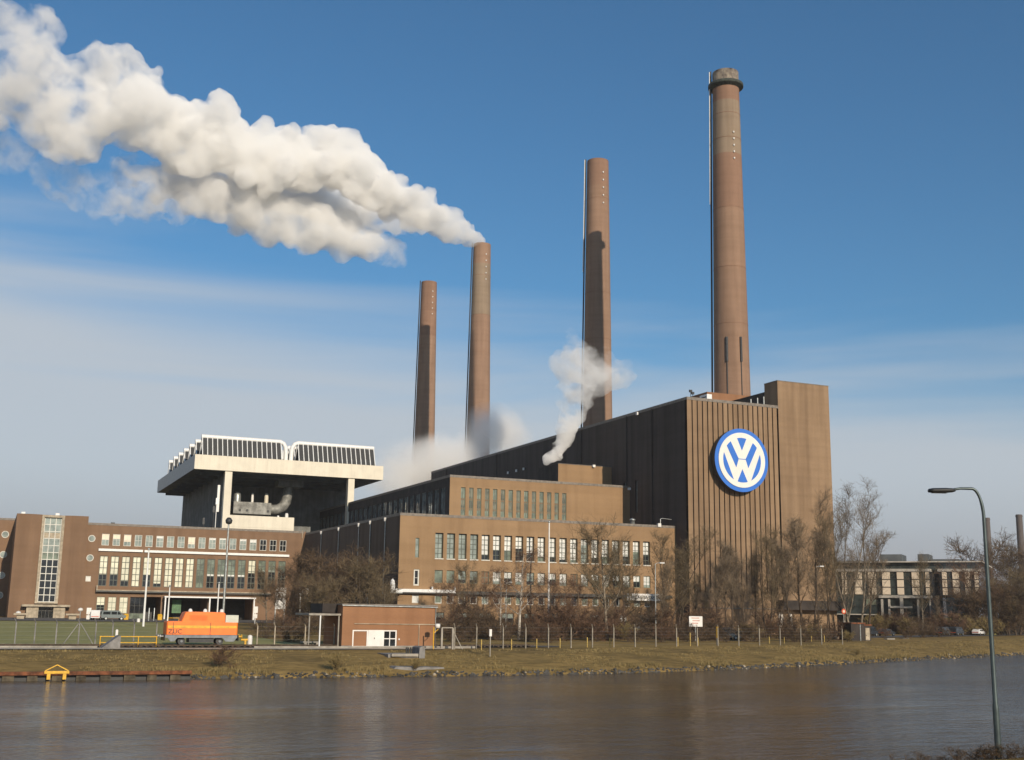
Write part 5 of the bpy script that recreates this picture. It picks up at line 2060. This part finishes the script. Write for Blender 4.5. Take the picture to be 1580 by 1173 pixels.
# grass blades on the bank: short tufts
gr = MB()
rs = random.Random(15)
for k in range(26000):
    u = rs.uniform(-25, 220)
    dd = rs.uniform(1.2, 19) if rs.random() < .8 else rs.uniform(.6, 3)
    if 16.7 < dd < 19.2 or (19.2 < dd):
        continue
    x_, y_, z_ = far_z(u, dd)
    if noise.noise((u * .12, dd * .25, 7)) < -.05:
        continue
    for j in range(3):
        a = rs.uniform(0, 6.28)
        h_ = rs.uniform(.06, .2) if dd > 2.4 else rs.uniform(.12, .48)
        w_ = .05
        lx, ly = rs.gauss(0, .1), rs.gauss(0, .1)
        bx0 = (x_ + rs.gauss(0, .12), y_ + rs.gauss(0, .12))
        gr.add([(bx0[0] - w_ * math.cos(a), bx0[1] - w_ * math.sin(a), z_ - .03), (bx0[0] + w_ * math.cos(a), bx0[1] + w_ * math.sin(a), z_ - .03), (bx0[0] + lx, bx0[1] + ly, z_ + h_)], [(0, 1, 2)])
tag(gr.build('grass', M['dry_grass']), 'dry winter grass covering the bank', 'grass', None, 'stuff')

# landing platform in front of the hut, with ramp
p = on_ground(622, 1014)
k = mpp(p)
lp_ = thing('landing_platform', p, 'grey concrete landing platform with a slab roof edge below the brick hut', 'platform')
q = MB()
q.box(p.x - 27 * k, p.x + 30 * k, p.y - .6, p.y + 3.2, p.z - .5, p.z + .32)
q.build('slab', M['concrete_grey'], lp_)
q = MB()
q.box(p.x - 23 * k, p.x + 20 * k, p.y - .95, p.y - .61, p.z + .1, p.z + .38)
q.build('edge_beam', M['concrete'], lp_)
q = MB()
q.prism([(p.x + 21 * k, p.z - .4), (p.x + 31 * k, p.z - .4), (p.x + 31 * k, p.z + .8), (p.x + 27 * k, p.z + 1.15), (p.x + 22 * k, p.z + 1.0)], p.y - .9, p.y + 1.5)
q.build('end_block', M['concrete_grey'], lp_)
for s_ in (6, 9, 13):
    q = MB()
    q.tube(((p.x + s_ * k, p.y + .2, p.z + .3), (p.x + s_ * k, p.y + .2, p.z + 1.0)), .09, 8)
    q.build('bollard', M['dark_metal'], lp_)
p = on_ground(632, 1030)
rp = MB()
rp.prism([(p.x - 3.2, -.4), (p.x + 3.6, -.4), (p.x + 3.2, .75), (p.x - 1.8, .85)], p.y - 1.2, p.y + 3)
obj1(rp, 'boat_ramp', M['concrete_grey'], (p.x, p.y, 0), 'low sloping concrete ramp at the water below the landing platform', 'ramp')

# concrete wedge and yellow railing left of the engine
p = on_ground(166, 1001)
k = mpp(p)
q = MB()
q.prism([(p.x - 16 * k, p.z - .2), (p.x + 16.5 * k, p.z - .2), (p.x + 16.5 * k, p.z + 20 * k), (p.x + 14 * k, p.z + 20 * k)], p.y - 1.2, p.y + 1.6)
obj1(q, 'concrete_wedge', M['concrete_grey'], p, 'grey wedge shaped concrete buffer block left of the yellow railing', 'ramp')
q = MB()
pp = on_ground(181, 1000)
pp.y += 1.8
q.box(pp.x - .12, pp.x + .12, pp.y - .12, pp.y + .12, pp.z - .2, pp.z + 1.75)
q.frustum((pp.x, pp.y), .14, .14, .05, .05, pp.z + 1.75, pp.z + 1.85)
obj1(q, 'white_post', M['white'], pp, 'short white post at the high end of the grey concrete wedge', 'post')
p = on_ground(215, 1000)
p.y += 1.4
k = mpp(p)
yr = thing('yellow_railing', p, 'low yellow two bar railing between the concrete wedge and the engine', 'railing')
for nm, za in (('top_rail', 1.12), ('bottom_rail', .5)):
    q = MB()
    q.tube(((p.x - 57 * k, p.y, p.z + za), (p.x + 28 * k, p.y, p.z + za)), .055, 8)
    q.build(nm, M['yellow'], yr)
for s_ in (-56, -28, 0, 27):
    q = MB()
    q.tube(((p.x + s_ * k, p.y, p.z - .2), (p.x + s_ * k, p.y, p.z + 1.1)), .06, 8)
    q.build('post', M['yellow'], yr)
p = on_ground(385, 998)
k = mpp(p)
q = MB()
q.lathe([(.28, -.2), (.27, .9), (.25, 1.18), (.08, 1.28)], p, 14)
obj1(q, 'marker_stone', M['white'], p, 'stout white marker post right of the engine', 'post')
p.x -= 7 * k
q = MB()
q.tube(((p.x - .5, p.y, p.z + .75), (p.x + .35, p.y, p.z + .75)), .12, 8)
q.box(p.x - .1, p.x + .1, p.y - .1, p.y + .1, p.z - .2, p.z + .7)
obj1(q, 'track_stop', M['yellow'], p, 'yellow track stop beside the stout white marker post', 'buffer stop')


# fences: concrete posts with bent heads and wire
def fence(name, spots, h, label, mat_post, wires=5, bent=True):
    f = thing(name, spots[0], label, 'fence')
    for p in spots:
        q = MB()
        q.box(p.x - .06, p.x + .06, p.y - .06, p.y + .06, p.z - .3, p.z + h * .9)
        if bent:
            q.bar((p.x, p.y, p.z + h * .89), (p.x - .22, p.y - .28, p.z + h * 1.05), .09)
        q.build('post', mat_post, f)
    for k in range(wires):
        q = MB()
        z = h * (.12 + .76 * k / (wires - 1))
        q.tube([p + Vector((0, -.07, z)) for p in spots], .005, 3)
        q.build('wire', M['galv'], f)
    return f


def run(pxs, py):
    return [on_ground(x_, y_) for x_, y_ in zip(pxs, py)]


xs1 = [22, 52, 85, 120, 172, 240]
fence('wire_fence', run([-40, -8, 22, 52, 85, 120, 146, 172, 205, 240], [998] * 10), 2.7, 'wire fence on thin posts in front of the lawn at the left', M['concrete_grey'], 6)
fence('wire_fence', run([396, 423, 470, 515], [998, 998, 998, 998.5]), 2.5, 'wire fence on pale posts between the engine and the brick hut', M['stone'], 5)
xr_ = [701, 735, 776, 811, 846, 881, 914, 947, 980, 1012, 1044, 1076, 1108, 1140, 1172, 1204, 1236, 1268, 1300]
fence('wire_fence', run(xr_, [1002 - (x_ - 700) * .012 for x_ in xr_]), 2.75, 'long wire fence on concrete posts along the bank right of the brick hut', M['post_grey'], 6)
xf = [1500, 1530, 1556, 1590]
fence('wire_fence', run(xf, [978, 977, 976, 975]), 2.6, 'wire fence on posts under the dark trees at the right edge', M['stone'], 5)
p = on_ground(120, 998)
for s_, lab in ((-1, 'thin raking strut bracing the lawn fence towards the tower'), (1, 'thin raking strut bracing the lawn fence towards the wedge')):
    q = MB()
    q.bar((p.x + s_ * .1, p.y - .1, p.z + 2.4), (p.x + s_ * 1.7, p.y - .1, p.z - .1), .08)
    obj1(q, 'fence_strut', M['concrete_grey'], p, lab, 'strut')
# gate frame right of the hut
gp = on_ground(690, 1002)
k = mpp(gp)
gt = thing('yard_gate', gp, 'pale yard gate frame with a raking strut just right of the brick hut', 'gate')
for px in (680.5, 698.5):
    q = MB()
    xx = gp.x + (px - 690) * k
    q.box(xx - .1, xx + .1, gp.y - .1, gp.y + .1, gp.z - .3, gp.z + 2.35)
    q.build('post', M['concrete'], gt)
q = MB()
q.box(gp.x - 10 * k, gp.x + 9 * k, gp.y - .05, gp.y + .05, gp.z + 2.352, gp.z + 2.46)
q.build('top_rail', M['concrete'], gt)
q = MB()
q.bar((gp.x + 9.5 * k, gp.y, gp.z + 2.0), (gp.x + 25 * k, gp.y, gp.z), .09)
q.build('strut', M['concrete'], gt)
p = on_ground(668.5, 1003)
q = MB()
q.tube(((p.x, p.y, p.z - .2), (p.x, p.y, p.z + 2.5)), .07, 8)
q.bar((p.x, p.y, p.z + 1.85), (p.x + .55, p.y, p.z + 2.3), .06)
q.lathe([(.02, 0), (.3, .05), (.3, .45), (.02, .5)], (p.x + .45, p.y, p.z + 2.4), 10, 1)
obj1(q, 'warning_post', [M['yellow'], M['white']], p, 'thin yellow pole with a white head at the right corner of the hut', 'post')
# short yellow marker posts
q = MB()
q.box(-.05, .05, -.05, .05, -.2, 1.12)
q.frustum((0, 0), .05, .05, .02, .02, 1.12, 1.2)
mk0 = None
mk = [(742.5, 1003, .98), (789, 1002.5, .98), (828, 1000.5, .95), (864, 1000, 1.0), (906, 999, 1.05), (941, 998.5, .95), (946, 998, .9), (1046, 997, 1.0), (1065, 997, 1.5), (1077, 996, .9), (1187, 993, .85), (1210, 993, .8), (1252, 991, .85), (1272, 991, .9)]
for i, (x_, y_, s_) in enumerate(mk):
    p = on_ground(x_, y_)
    lab = 'short yellow marker post standing in the grass along the wire fence'
    if mk0 is None:
        mk0 = tag(q.build('marker_post', M['dull_yellow'], at=p, local=True), lab, 'post', 'yellow marker posts')
        mk0.scale = (1, 1, s_)
    else:
        dup(mk0, p, 0, lab, None, (1, 1, s_))
p = on_ground(1107, 996)
q = MB()
q.box(p.x - .1, p.x + .1, p.y - .1, p.y + .1, p.z - .2, p.z + 1.0)
q.box(p.x - .12, p.x + .12, p.y - .12, p.y + .12, p.z + 1.0, p.z + 2.6, 1)
obj1(q, 'tall_marker_post', [M['concrete'], M['yellow']], p, 'tall pale yellow marker post right of the white notice board', 'post')
p = on_ground(756, 1014)
q = MB()
q.tube(((p.x, p.y, p.z - .2), (p.x, p.y, p.z + 2.2)), .07, 8)
q.box(p.x - .14, p.x + .14, p.y - .09, p.y + .05, p.z + 2.2, p.z + 2.95, 1)
obj1(q, 'bank_sign_post', [M['concrete'], M['white']], p, 'slim grey pole with a narrow white plate on the bank', 'post')


# ------------------------------------------------------------------ lamps and masts
def mast(name, px, v, ytop, r, m, label, cat, head=None, group=None, off=0.0):
    p = foot(px, v)
    h = height_to(p, ytop)
    t = thing(name, p, label, cat, group)
    q = MB()
    q.tube(((p.x, p.y, p.z - .2), (p.x, p.y, p.z + h * .5), (p.x, p.y, p.z + h)), [r, r * .8, r * .6], 8)
    q.build('pole', m, t)
    if head:
        head(t, p, h)
    return t


def head_arm(dx):
    def f(t, p, h):
        q = MB()
        q.tube(((p.x, p.y, p.z + h - .05), (p.x + dx * .3, p.y, p.z + h + .12), (p.x + dx, p.y, p.z + h + .16)), .05, 6)
        q.build('arm', M['galv'], t)
        q = MB()
        q.box(min(p.x + dx * .7, p.x + dx * 1.5), max(p.x + dx * .7, p.x + dx * 1.5), p.y - .18, p.y + .18, p.z + h + .06, p.z + h + .26)
        q.build('lamp_head', M['lamp_glass'], t)
    return f


def head_knob(t, p, h):
    q = MB()
    q.lathe([(.1, -.2), (.5, 0), (.6, .5), (.35, .9), (.05, 1.0)], (p.x, p.y, p.z + h - .5), 12)
    q.build('lamp_head', M['dark_metal'], t)


def head_top(t, p, h):
    q = MB()
    q.lathe([(.1, -.1), (.22, 0), (.18, .25), (.02, .3)], (p.x, p.y, p.z + h - .05), 10)
    q.build('finial', M['galv'], t)


mast('street_lamp', 1012, 166, 870, .11, M['galv'], 'thin street lamp before the right end of the company sign', 'street lamp', head_arm(1.1))
mast('street_lamp', 1263, 176, 875, .11, M['bark'], 'thin street lamp with a pale head before the right part of the tower', 'street lamp', head_arm(1.1))
mast('lamp_mast', 343, 200, 803, .22, M['galv'], 'tall lamp mast with a dark round head before the office wing', 'street lamp', head_knob)
mast('lamp_mast', 221, 212, 848, .2, M['white_metal'], 'white lamp mast left of the gate reaching to the white ledge', 'street lamp', head_top)
mast('lamp_mast', 258, 222, 905, .16, M['white_metal'], 'short pale mast at the left corner of the gate canopy', 'street lamp', head_top)
mast('lamp_mast', 334, 222, 900, .16, M['white_metal'], 'short pale mast close left of the tall dark headed one', 'street lamp', head_top)
mast('flagpole', 846, 199, 806, .2, M['white'], 'bare white flagpole before the tall windows', 'flagpole', head_top)
mast('lamp_mast', 780, 170, 900, .09, M['galv'], 'thin grey mast between the two birches', 'street lamp', head_arm(.6))

# near street lamp on this side of the water
d_ = ray(1541, 1167)
lpx = Vector((0, 0, CAM_H)) + d_ * (24.0 / d_.dot(FW))
lpx.z = near_z(lpx.x, lpx.y)
LH = height_to(lpx, 745)
sl = thing('street_lamp', lpx, 'tall grey green street lamp with a curved arm at the near bank', 'street lamp')
k = mpp(lpx)
rt = Vector((RT.x, RT.y, 0)).normalized()
lean = rt * 0.0
q = MB()
hs_ = [-.3, .9, 1.0, 1.1, LH * .5, LH - .75]
q.tube([lpx + Vector((0, 0, h_)) for h_ in hs_], [.066, .064, .064, .05, .043, .036], 16)
q.build('pole', M['lamp_pole'], sl)
q = MB()
pts = []
for a_ in range(0, 91, 10):
    aa = R(a_)
    pts.append(lpx + Vector((0, 0, LH - .75)) - rt * (.22 * (1 - math.cos(aa))) + Vector((0, 0, .62 * math.sin(aa))))
pts += [lpx + Vector((0, 0, LH - .13)) - rt * .46, lpx + Vector((0, 0, LH - .155)) - rt * .62]
q.tube(pts, [.036] * 4 + [.031] * 6 + [.028, .026], 12)
q.build('arm', M['lamp_pole'], sl)
c = lpx + Vector((0, 0, LH - .17))
q = MB()
sec = [(-.58, .045, .03), (-.64, .065, .045), (-.78, .09, .055), (-1.05, .095, .055), (-1.14, .08, .04)]
vs, fs = [], []
nrm = Vector((-rt.y, rt.x, 0))
for s_, hw, hh in sec:
    for a_ in range(12):
        aa = 2 * math.pi * a_ / 12
        vs.append(c + rt * s_ + nrm * hw * math.cos(aa) + Vector((0, 0, hh * math.sin(aa) - (abs(s_) - .58) * .03)))
for i in range(len(sec) - 1):
    for a_ in range(12):
        a2 = (a_ + 1) % 12
        fs.append((i * 12 + a_, i * 12 + a2, (i + 1) * 12 + a2, (i + 1) * 12 + a_))
fs += [tuple(range(12))[::-1], tuple(range(48, 60))]
q.add(vs, fs, 0, True)
hd = q.build('lamp_head', M['dark_metal'], sl)
q = MB()
ctr = c + rt * -.9 - Vector((0, 0, .068))
q.add([ctr + rt * a_ + nrm * b2 + Vector((0, 0, 0)) for a_, b2 in ((-.18, -.06), (.14, -.06), (.14, .06), (-.18, .06))], [(0, 1, 2, 3)])
q.build('diffuser', M['lamp_glass'], hd)

# ------------------------------------------------------------------ notice boards, signs, small structures
p = foot(1073.5, 160)
k = mpp(p)
nb = thing('notice_board', p, 'white notice board with faded red print on one post before the tower', 'sign')
z1 = height_to(p, 967)
z2 = height_to(p, 951)
q = MB()
q.box(p.x - 12 * k, p.x + 12 * k, p.y - .12, p.y - .04, p.z + z1, p.z + z2)
q.build('board', M['white'], nb)
q = MB()
q.tube(((p.x, p.y + .06, p.z - .2), (p.x, p.y + .06, p.z + z2)), .09, 8)
q.build('post', M['galv'], nb)
q = MB()
for j, (a_, b2) in enumerate(((-8, 6), (-6, 7), (-7, 4))):
    q.box(p.x + a_ * k, p.x + b2 * k, p.y - .135, p.y - .122, p.z + z2 - (.35 + j * .4) , p.z + z2 - (.2 + j * .4))
q.build('faded_print', mat('faded_red_print', (.6, .33, .28), .7), nb)
p = foot(431, 232)
k = mpp(p)
hb = thing('white_hoarding', p, 'white hoarding panel half hidden by twigs left of the dark corner', 'sign')
q = MB()
q.box(p.x - 8 * k, p.x + 8 * k, p.y, p.y + .2, p.z + height_to(p, 940), p.z + height_to(p, 907))
q.build('panel', M['white'], hb)
q = MB()
for s_ in (-7, 7):
    q.box(p.x + s_ * k - .1, p.x + s_ * k + .1, p.y + .21, p.y + .4, p.z - .2, p.z + height_to(p, 908))
q.build('frame', M['galv'], hb)
p = foot(467, 240)
k = mpp(p)
hb = thing('white_hoarding', p, 'smaller white panel deeper in the corner behind the brown trees', 'sign')
q = MB()
q.box(p.x - 7 * k, p.x + 7 * k, p.y, p.y + .2, p.z + height_to(p, 917), p.z + height_to(p, 907.5))
q.build('panel', M['white'], hb)
q = MB()
for s_ in (-5, 5):
    q.box(p.x + s_ * k - .1, p.x + s_ * k + .1, p.y + .21, p.y + .4, p.z - .2, p.z + height_to(p, 908))
q.build('frame', M['galv'], hb)
p = foot(1303, 190)
k = mpp(p)
rsn = thing('round_road_sign', p, 'round orange road sign on a thin pole beside the tower edge', 'sign')
q = MB()
q.tube(((p.x, p.y, p.z - .2), (p.x, p.y, p.z + height_to(p, 939))), .06, 8)
q.build('pole', M['galv'], rsn)
q = MB()
zc = p.z + height_to(p, 943.5)
q.tube(((p.x, p.y - .1, zc), (p.x, p.y - .06, zc)), 4.0 * k, 20, 0, smooth=False)
q.tube(((p.x, p.y - .13, zc), (p.x, p.y - .101, zc)), 2.2 * k, 20, 1, smooth=False)
q.build('disc', [M['red'], M['panel']], rsn)
# dark cabin at the bank's right
p = on_ground(1330, 989)
k = mpp(p)
cb = thing('dark_cabin', p, 'dark brown metal cabin with a pale door beside it on the right bank', 'hut')
q = MB()
q.box(p.x - 20 * k, p.x + 6 * k, p.y, p.y + 3.4, p.z - .2, p.z + 25.5 * k)
q.box(p.x + 7 * k, p.x + 21 * k, p.y + .4, p.y + 3, p.z - .2, p.z + 23 * k)
q.build('wall', M['brick_dark'], cb)
q = MB()
q.box(p.x - 21 * k, p.x + 7 * k, p.y - .15, p.y + 3.5, p.z + 25.55 * k, p.z + 27.5 * k)
q.box(p.x + 7.1 * k, p.x + 22 * k, p.y + .2, p.y + 3.1, p.z + 23.05 * k, p.z + 25 * k)
q.build('roof', M['rust'], cb)
q = MB()
q.box(p.x + 10 * k, p.x + 18 * k, p.y + .32, p.y + .39, p.z + .1, p.z + 19.5 * k)
dd = q.build('door', M['stone'], cb)
q = MB()
q.box(p.x + 10.8 * k, p.x + 11.6 * k, p.y + .25, p.y + .315, p.z + .85, p.z + 1.0)
q.build('handle', M['dark_metal'], dd)
q = MB()
q.box(p.x - 3.5 * k, p.x - 2.2 * k, p.y - .1, p.y - .01, p.z - .1, p.z + 25 * k)
q.build('downpipe', M['galv'], cb)
for x_, y_, lab in ((1291, 986, 'low pale trough left of the dark cabin'), ):
    p = on_ground(x_, y_)
    k = mpp(p)
    q = MB()
    q.frustum((p.x, p.y), 4.5 * k, .4, 6.5 * k, .55, p.z - .05, p.z + 4 * k)
    q.box(p.x - .2, p.x + .2, p.y - .2, p.y + .2, p.z - .3, p.z - .055)
    obj1(q, 'trough', M['stone'], p, lab, 'trough')
for x_, y_, w_, lab in ((1375, 987, 8, 'pale concrete slab lying in the grass right of the dark cabin'), (1398, 986, 6, 'smaller pale slab right of the other concrete slab')):
    p = on_ground(x_, y_)
    k = mpp(p)
    q = MB()
    q.prism([(p.x - w_ * k, p.z - .1), (p.x + w_ * k, p.z - .1), (p.x + w_ * k * .9, p.z + .22), (p.x - w_ * k * .92, p.z + .2)], p.y, p.y + 1)
    obj1(q, 'concrete_slab', M['concrete'], p, lab, 'slab')
# planters by the entrance
for px, lab in ((31, 'pale concrete planter left of the stair tower door'), (111, 'pale concrete planter right of the stair tower door')):
    p = foot(px, 262)
    k = mpp(p)
    q = MB()
    q.frustum((p.x, p.y), 5 * k, .8, 5.6 * k, .9, p.z - .1, p.z + 6.5 * k)
    q.box(p.x - 10 * k, p.x + 10 * k, p.y - 1.4, p.y + 1.4, p.z + 6.5 * k + .003, p.z + 9 * k)
    obj1(q, 'planter', M['stone'], p, lab, 'planter')
for px, lab in ((27.5, 'white globe lamp above the left planter'), (123, 'white globe lamp on a short post above the right planter')):
    p = foot(px, 262.5 + (2.5 if px < 50 else 0))
    t = thing('globe_lamp', p, lab, 'street lamp')
    q = MB()
    h = height_to(p, 949 if px < 50 else 944)
    q.tube(((p.x, p.y, p.z - .2), (p.x, p.y, p.z + h)), .08, 8)
    q.build('pole', M['galv'], t)
    q = MB()
    q.lathe([(.05, 0), (.42, .15), (.55, .4), (.42, .65), (.05, .8)], (p.x, p.y, p.z + h), 12)
    q.build('globe', M['white'], t)
for px, lab in ((194, 'yellow grit box right of the parked grey van'), (246, 'yellow grit box at the gate opening')):
    p = foot(px, 263)
    k = mpp(p)
    q = MB()
    q.frustum((p.x, p.y), 3 * k, .5, 3.3 * k, .6, p.z - .1, p.z + 7 * k)
    q.frustum((p.x, p.y), 3.6 * k, .65, 2.5 * k, .3, p.z + 7 * k + .002, p.z + 9.5 * k)
    obj1(q, 'grit_box', M['yellow'], p, lab, 'grit box')
for px, v_, yt, lab in ((213.5, 244, 954.5, 'white bollard post left of the white lamp mast'), (229, 255, 938, 'thin grey barrier post left of the gate opening'), (237, 255, 938, 'thin grey barrier post in the gate opening'),
                        (136, 258, 938, 'thin pale post left of the white van'), (187, 258, 950, 'thin pale post right of the grey van'), (393, 240, 936, 'thin post with two white signs at the gate canopy end')):
    p = foot(px, v_)
    h = height_to(p, yt)
    t = thing('bollard_post', p, lab, 'post')
    q = MB()
    r_ = .32 if px < 220 and px > 200 else .12
    q.lathe([(r_, -.2), (r_, h - .1), (r_ * .6, h)], p, 10)
    q.build('post', M['white'] if r_ > .2 or px > 390 else M['galv'], t)
    if px > 390 or px == 136:
        q = MB()
        q.box(p.x - .45, p.x + .45, p.y - .16, p.y - .125, p.z + h - 1.3, p.z + h)
        q.box(p.x - .4, p.x + .4, p.y - .16, p.y - .126, p.z + h - 2.3, p.z + h - 1.5)
        q.build('sign_plate', M['white'], t)


# ------------------------------------------------------------------ cars
def make_car(kind, paint, p, rot, label, group, name='parked_car'):
    t = thing(name, p, label, 'van' if kind == 'van' else 'car', group, rot)
    if kind == 'van':
        L_, H_, bot = 4.9, 1.95, .35
        prof = [(-2.45, .4), (2.35, .4), (2.45, .75), (2.4, 1.0), (1.75, 1.12), (1.15, 1.85), (.9, 1.95), (-2.25, 1.95), (-2.42, 1.7), (-2.48, .9)]
        gl = [[(1.0, 1.15), (1.55, 1.15), (1.05, 1.75), (.75, 1.75), (.75, 1.15)], [(-.5, 1.15), (.6, 1.15), (.6, 1.75), (-.5, 1.75)], [(-2.2, 1.15), (-.7, 1.15), (-.7, 1.75), (-2.15, 1.75)]]
        W_c, wx = .9, (-1.5, 1.55)
    else:
        prof = [(-2.1, .35), (2.1, .35), (2.15, .6), (2.05, .8), (1.1, .95), (.45, 1.4), (.2, 1.45), (-1.1, 1.45), (-1.5, 1.35), (-1.95, 1.0), (-2.12, .9), (-2.15, .55)]
        gl = [[(-.2, .98), (.95, .98), (.4, 1.34), (-.2, 1.36)], [(-1.6, 1.0), (-.3, .98), (-.3, 1.36), (-1.15, 1.36)]]
        W_c, wx = .85, (-1.3, 1.35)
    n = len(prof)
    b_ = MB()
    rings = [(-W_c, .93), (-W_c + .1, 1), (W_c - .1, 1), (W_c, .93)]
    cz = .9
    vs = [(x_ * (s_ * .3 + .7), yy, cz + (z_ - cz) * s_) for yy, s_ in rings for x_, z_ in prof]
    fs = [tuple(range(n)), tuple(range(3 * n, 4 * n))[::-1]]
    for i in range(3):
        for j in range(n):
            j2 = (j + 1) % n
            fs.append((i * n + j2, i * n + j, (i + 1) * n + j, (i + 1) * n + j2))
    b_.add(vs, fs)
    b_.build('body', paint, t, at=p, local=True)
    for g in gl:
        for sd_ in (-1, 1):
            q = MB()
            q.prism([(x_ * .97, cz + (z_ - cz) * .93) for x_, z_ in g], sd_ * (W_c + .004), sd_ * (W_c + .02))
            q.build('side_window', M['car_glass'], t, at=p, local=True)
    q = MB()
    if kind == 'van':
        q.quad((1.74, -.7, 1.2), (1.74, .7, 1.2), (1.2, .62, 1.84), (1.2, -.62, 1.84))
    else:
        q.quad((1.12, -.7, .99), (1.12, .7, .99), (.5, .6, 1.4), (.5, -.6, 1.4))
    q.build('windscreen', M['car_glass'], t, at=p, local=True)
    for wx_ in wx:
        for sd_ in (-1, 1):
            q = MB()
            q.tube(((wx_, sd_ * (W_c - .2), .33), (wx_, sd_ * (W_c + .03), .33)), .33, 18, 0, smooth=False)
            wh_ = q.build('wheel', M['black'], t, at=p, local=True)
            q = MB()
            q.tube(((wx_, sd_ * (W_c + .031), .33), (wx_, sd_ * (W_c + .045), .33)), .2, 12, 0, smooth=False)
            q.build('rim', M['galv'], wh_, at=p, local=True)
    for sd_ in (-1, 1):
        q = MB()
        x_ = 2.34 if kind == 'van' else 2.07
        q.box(x_ - .1, x_ + .06, sd_ * .6 - .15, sd_ * .6 + .15, .62 if kind != 'van' else .8, .78 if kind != 'van' else .98)
        q.build('headlight', M['lamp_glass'], t, at=p, local=True)
    q = MB()
    x_ = -2.2 if kind != 'van' else -2.5
    q.box(x_, x_ + .12, -.75, .75, .62, .74)
    q.build('rear_lights', M['red'], t, at=p, local=True)
    return t


def car(kind, paint, px, v, rot, label, group=None, name='parked_car'):
    p = foot(px, v)
    p.z += .07
    return make_car(kind, paint, p, rot, label, group, name)


car('van', M['car_silver'], 174, 258, 0.05, 'grey van parked before the office ground floor windows', None, 'parked_van')
car('van', M['car_white'], 149, 259, 1.35, 'white van parked end on left of the grey van', None, 'parked_van')
G5 = 'cars parked behind the wire fence'
car('car', M['car_white'], 685, 192, .1, 'white car parked just right of the brick hut', G5)
car('car', M['car_dark'], 716, 190, 3.2, 'dark car parked between the hut and the two stemmed tree', G5)
car('car', M['car_white'], 762, 188, .2, 'white car parked left of the smaller birch', G5)
car('car', M['car_red'], 792, 190, 3.0, 'red car parked behind the tall birch', G5)
car('car', M['car_dark'], 826, 191, .1, 'dark car parked just left of the flagpole', G5)
car('car', M['car_silver'], 868, 190, .15, 'grey car parked just right of the flagpole', G5)
car('car', M['car_white'], 927, 189, .1, 'white car parked left of the dark crowned tree', G5)
car('van', M['car_dark'], 965, 190, 1.4, 'dark van parked below the left end of the company sign', G5, 'parked_van')
car('car', M['car_white'], 985, 188, 1.3, 'white car parked in front of the pale roller door', G5)
car('van', M['car_dark'], 1118, 168, .1, 'dark van parked under the slender trees before the tower', None, 'parked_van')
car('car', M['car_silver'], 1142, 166, 3.1, 'grey car with a sunlit screen before the tower', None)
G6 = 'cars on the far street'
car('van', M['car_dark'], 1340, 196, .3, 'dark van on the street above the dark cabin', G6, 'parked_van')
car('car', M['car_dark'], 1368, 199, .3, 'dark car on the street before the far office pillars', G6)
car('van', M['car_dark'], 1455, 208, .45, 'dark van on the street below the recessed part of the office block', G6, 'parked_van')
car('van', M['car_dark'], 1476, 210, .45, 'dark van following the other one on the street', G6, 'parked_van')
car('car', M['car_white'], 1510, 215, .45, 'white fronted car on the street left of the near lamp pole', G6)

# ------------------------------------------------------------------ winter haze over the whole place
hz_ = MB()
hz_.box(-7500, 7500, -400, 9500, -4, 240)
_m = bpy.data.materials.new('air')
_m.use_nodes = True
_nt = _m.node_tree
_nt.nodes.clear()
_o = N(_nt, 'ShaderNodeOutputMaterial')
_p = N(_nt, 'ShaderNodeVolumePrincipled', inp={'Density': .00010, 'Anisotropy': 0.0})
_p.inputs['Color'].default_value = (.86, .88, .92, 1)
_nt.links.new(_p.outputs[0], _o.inputs['Volume'])
tag(hz_.build('haze', _m), 'thin winter haze in the air', 'haze', None, 'stuff')
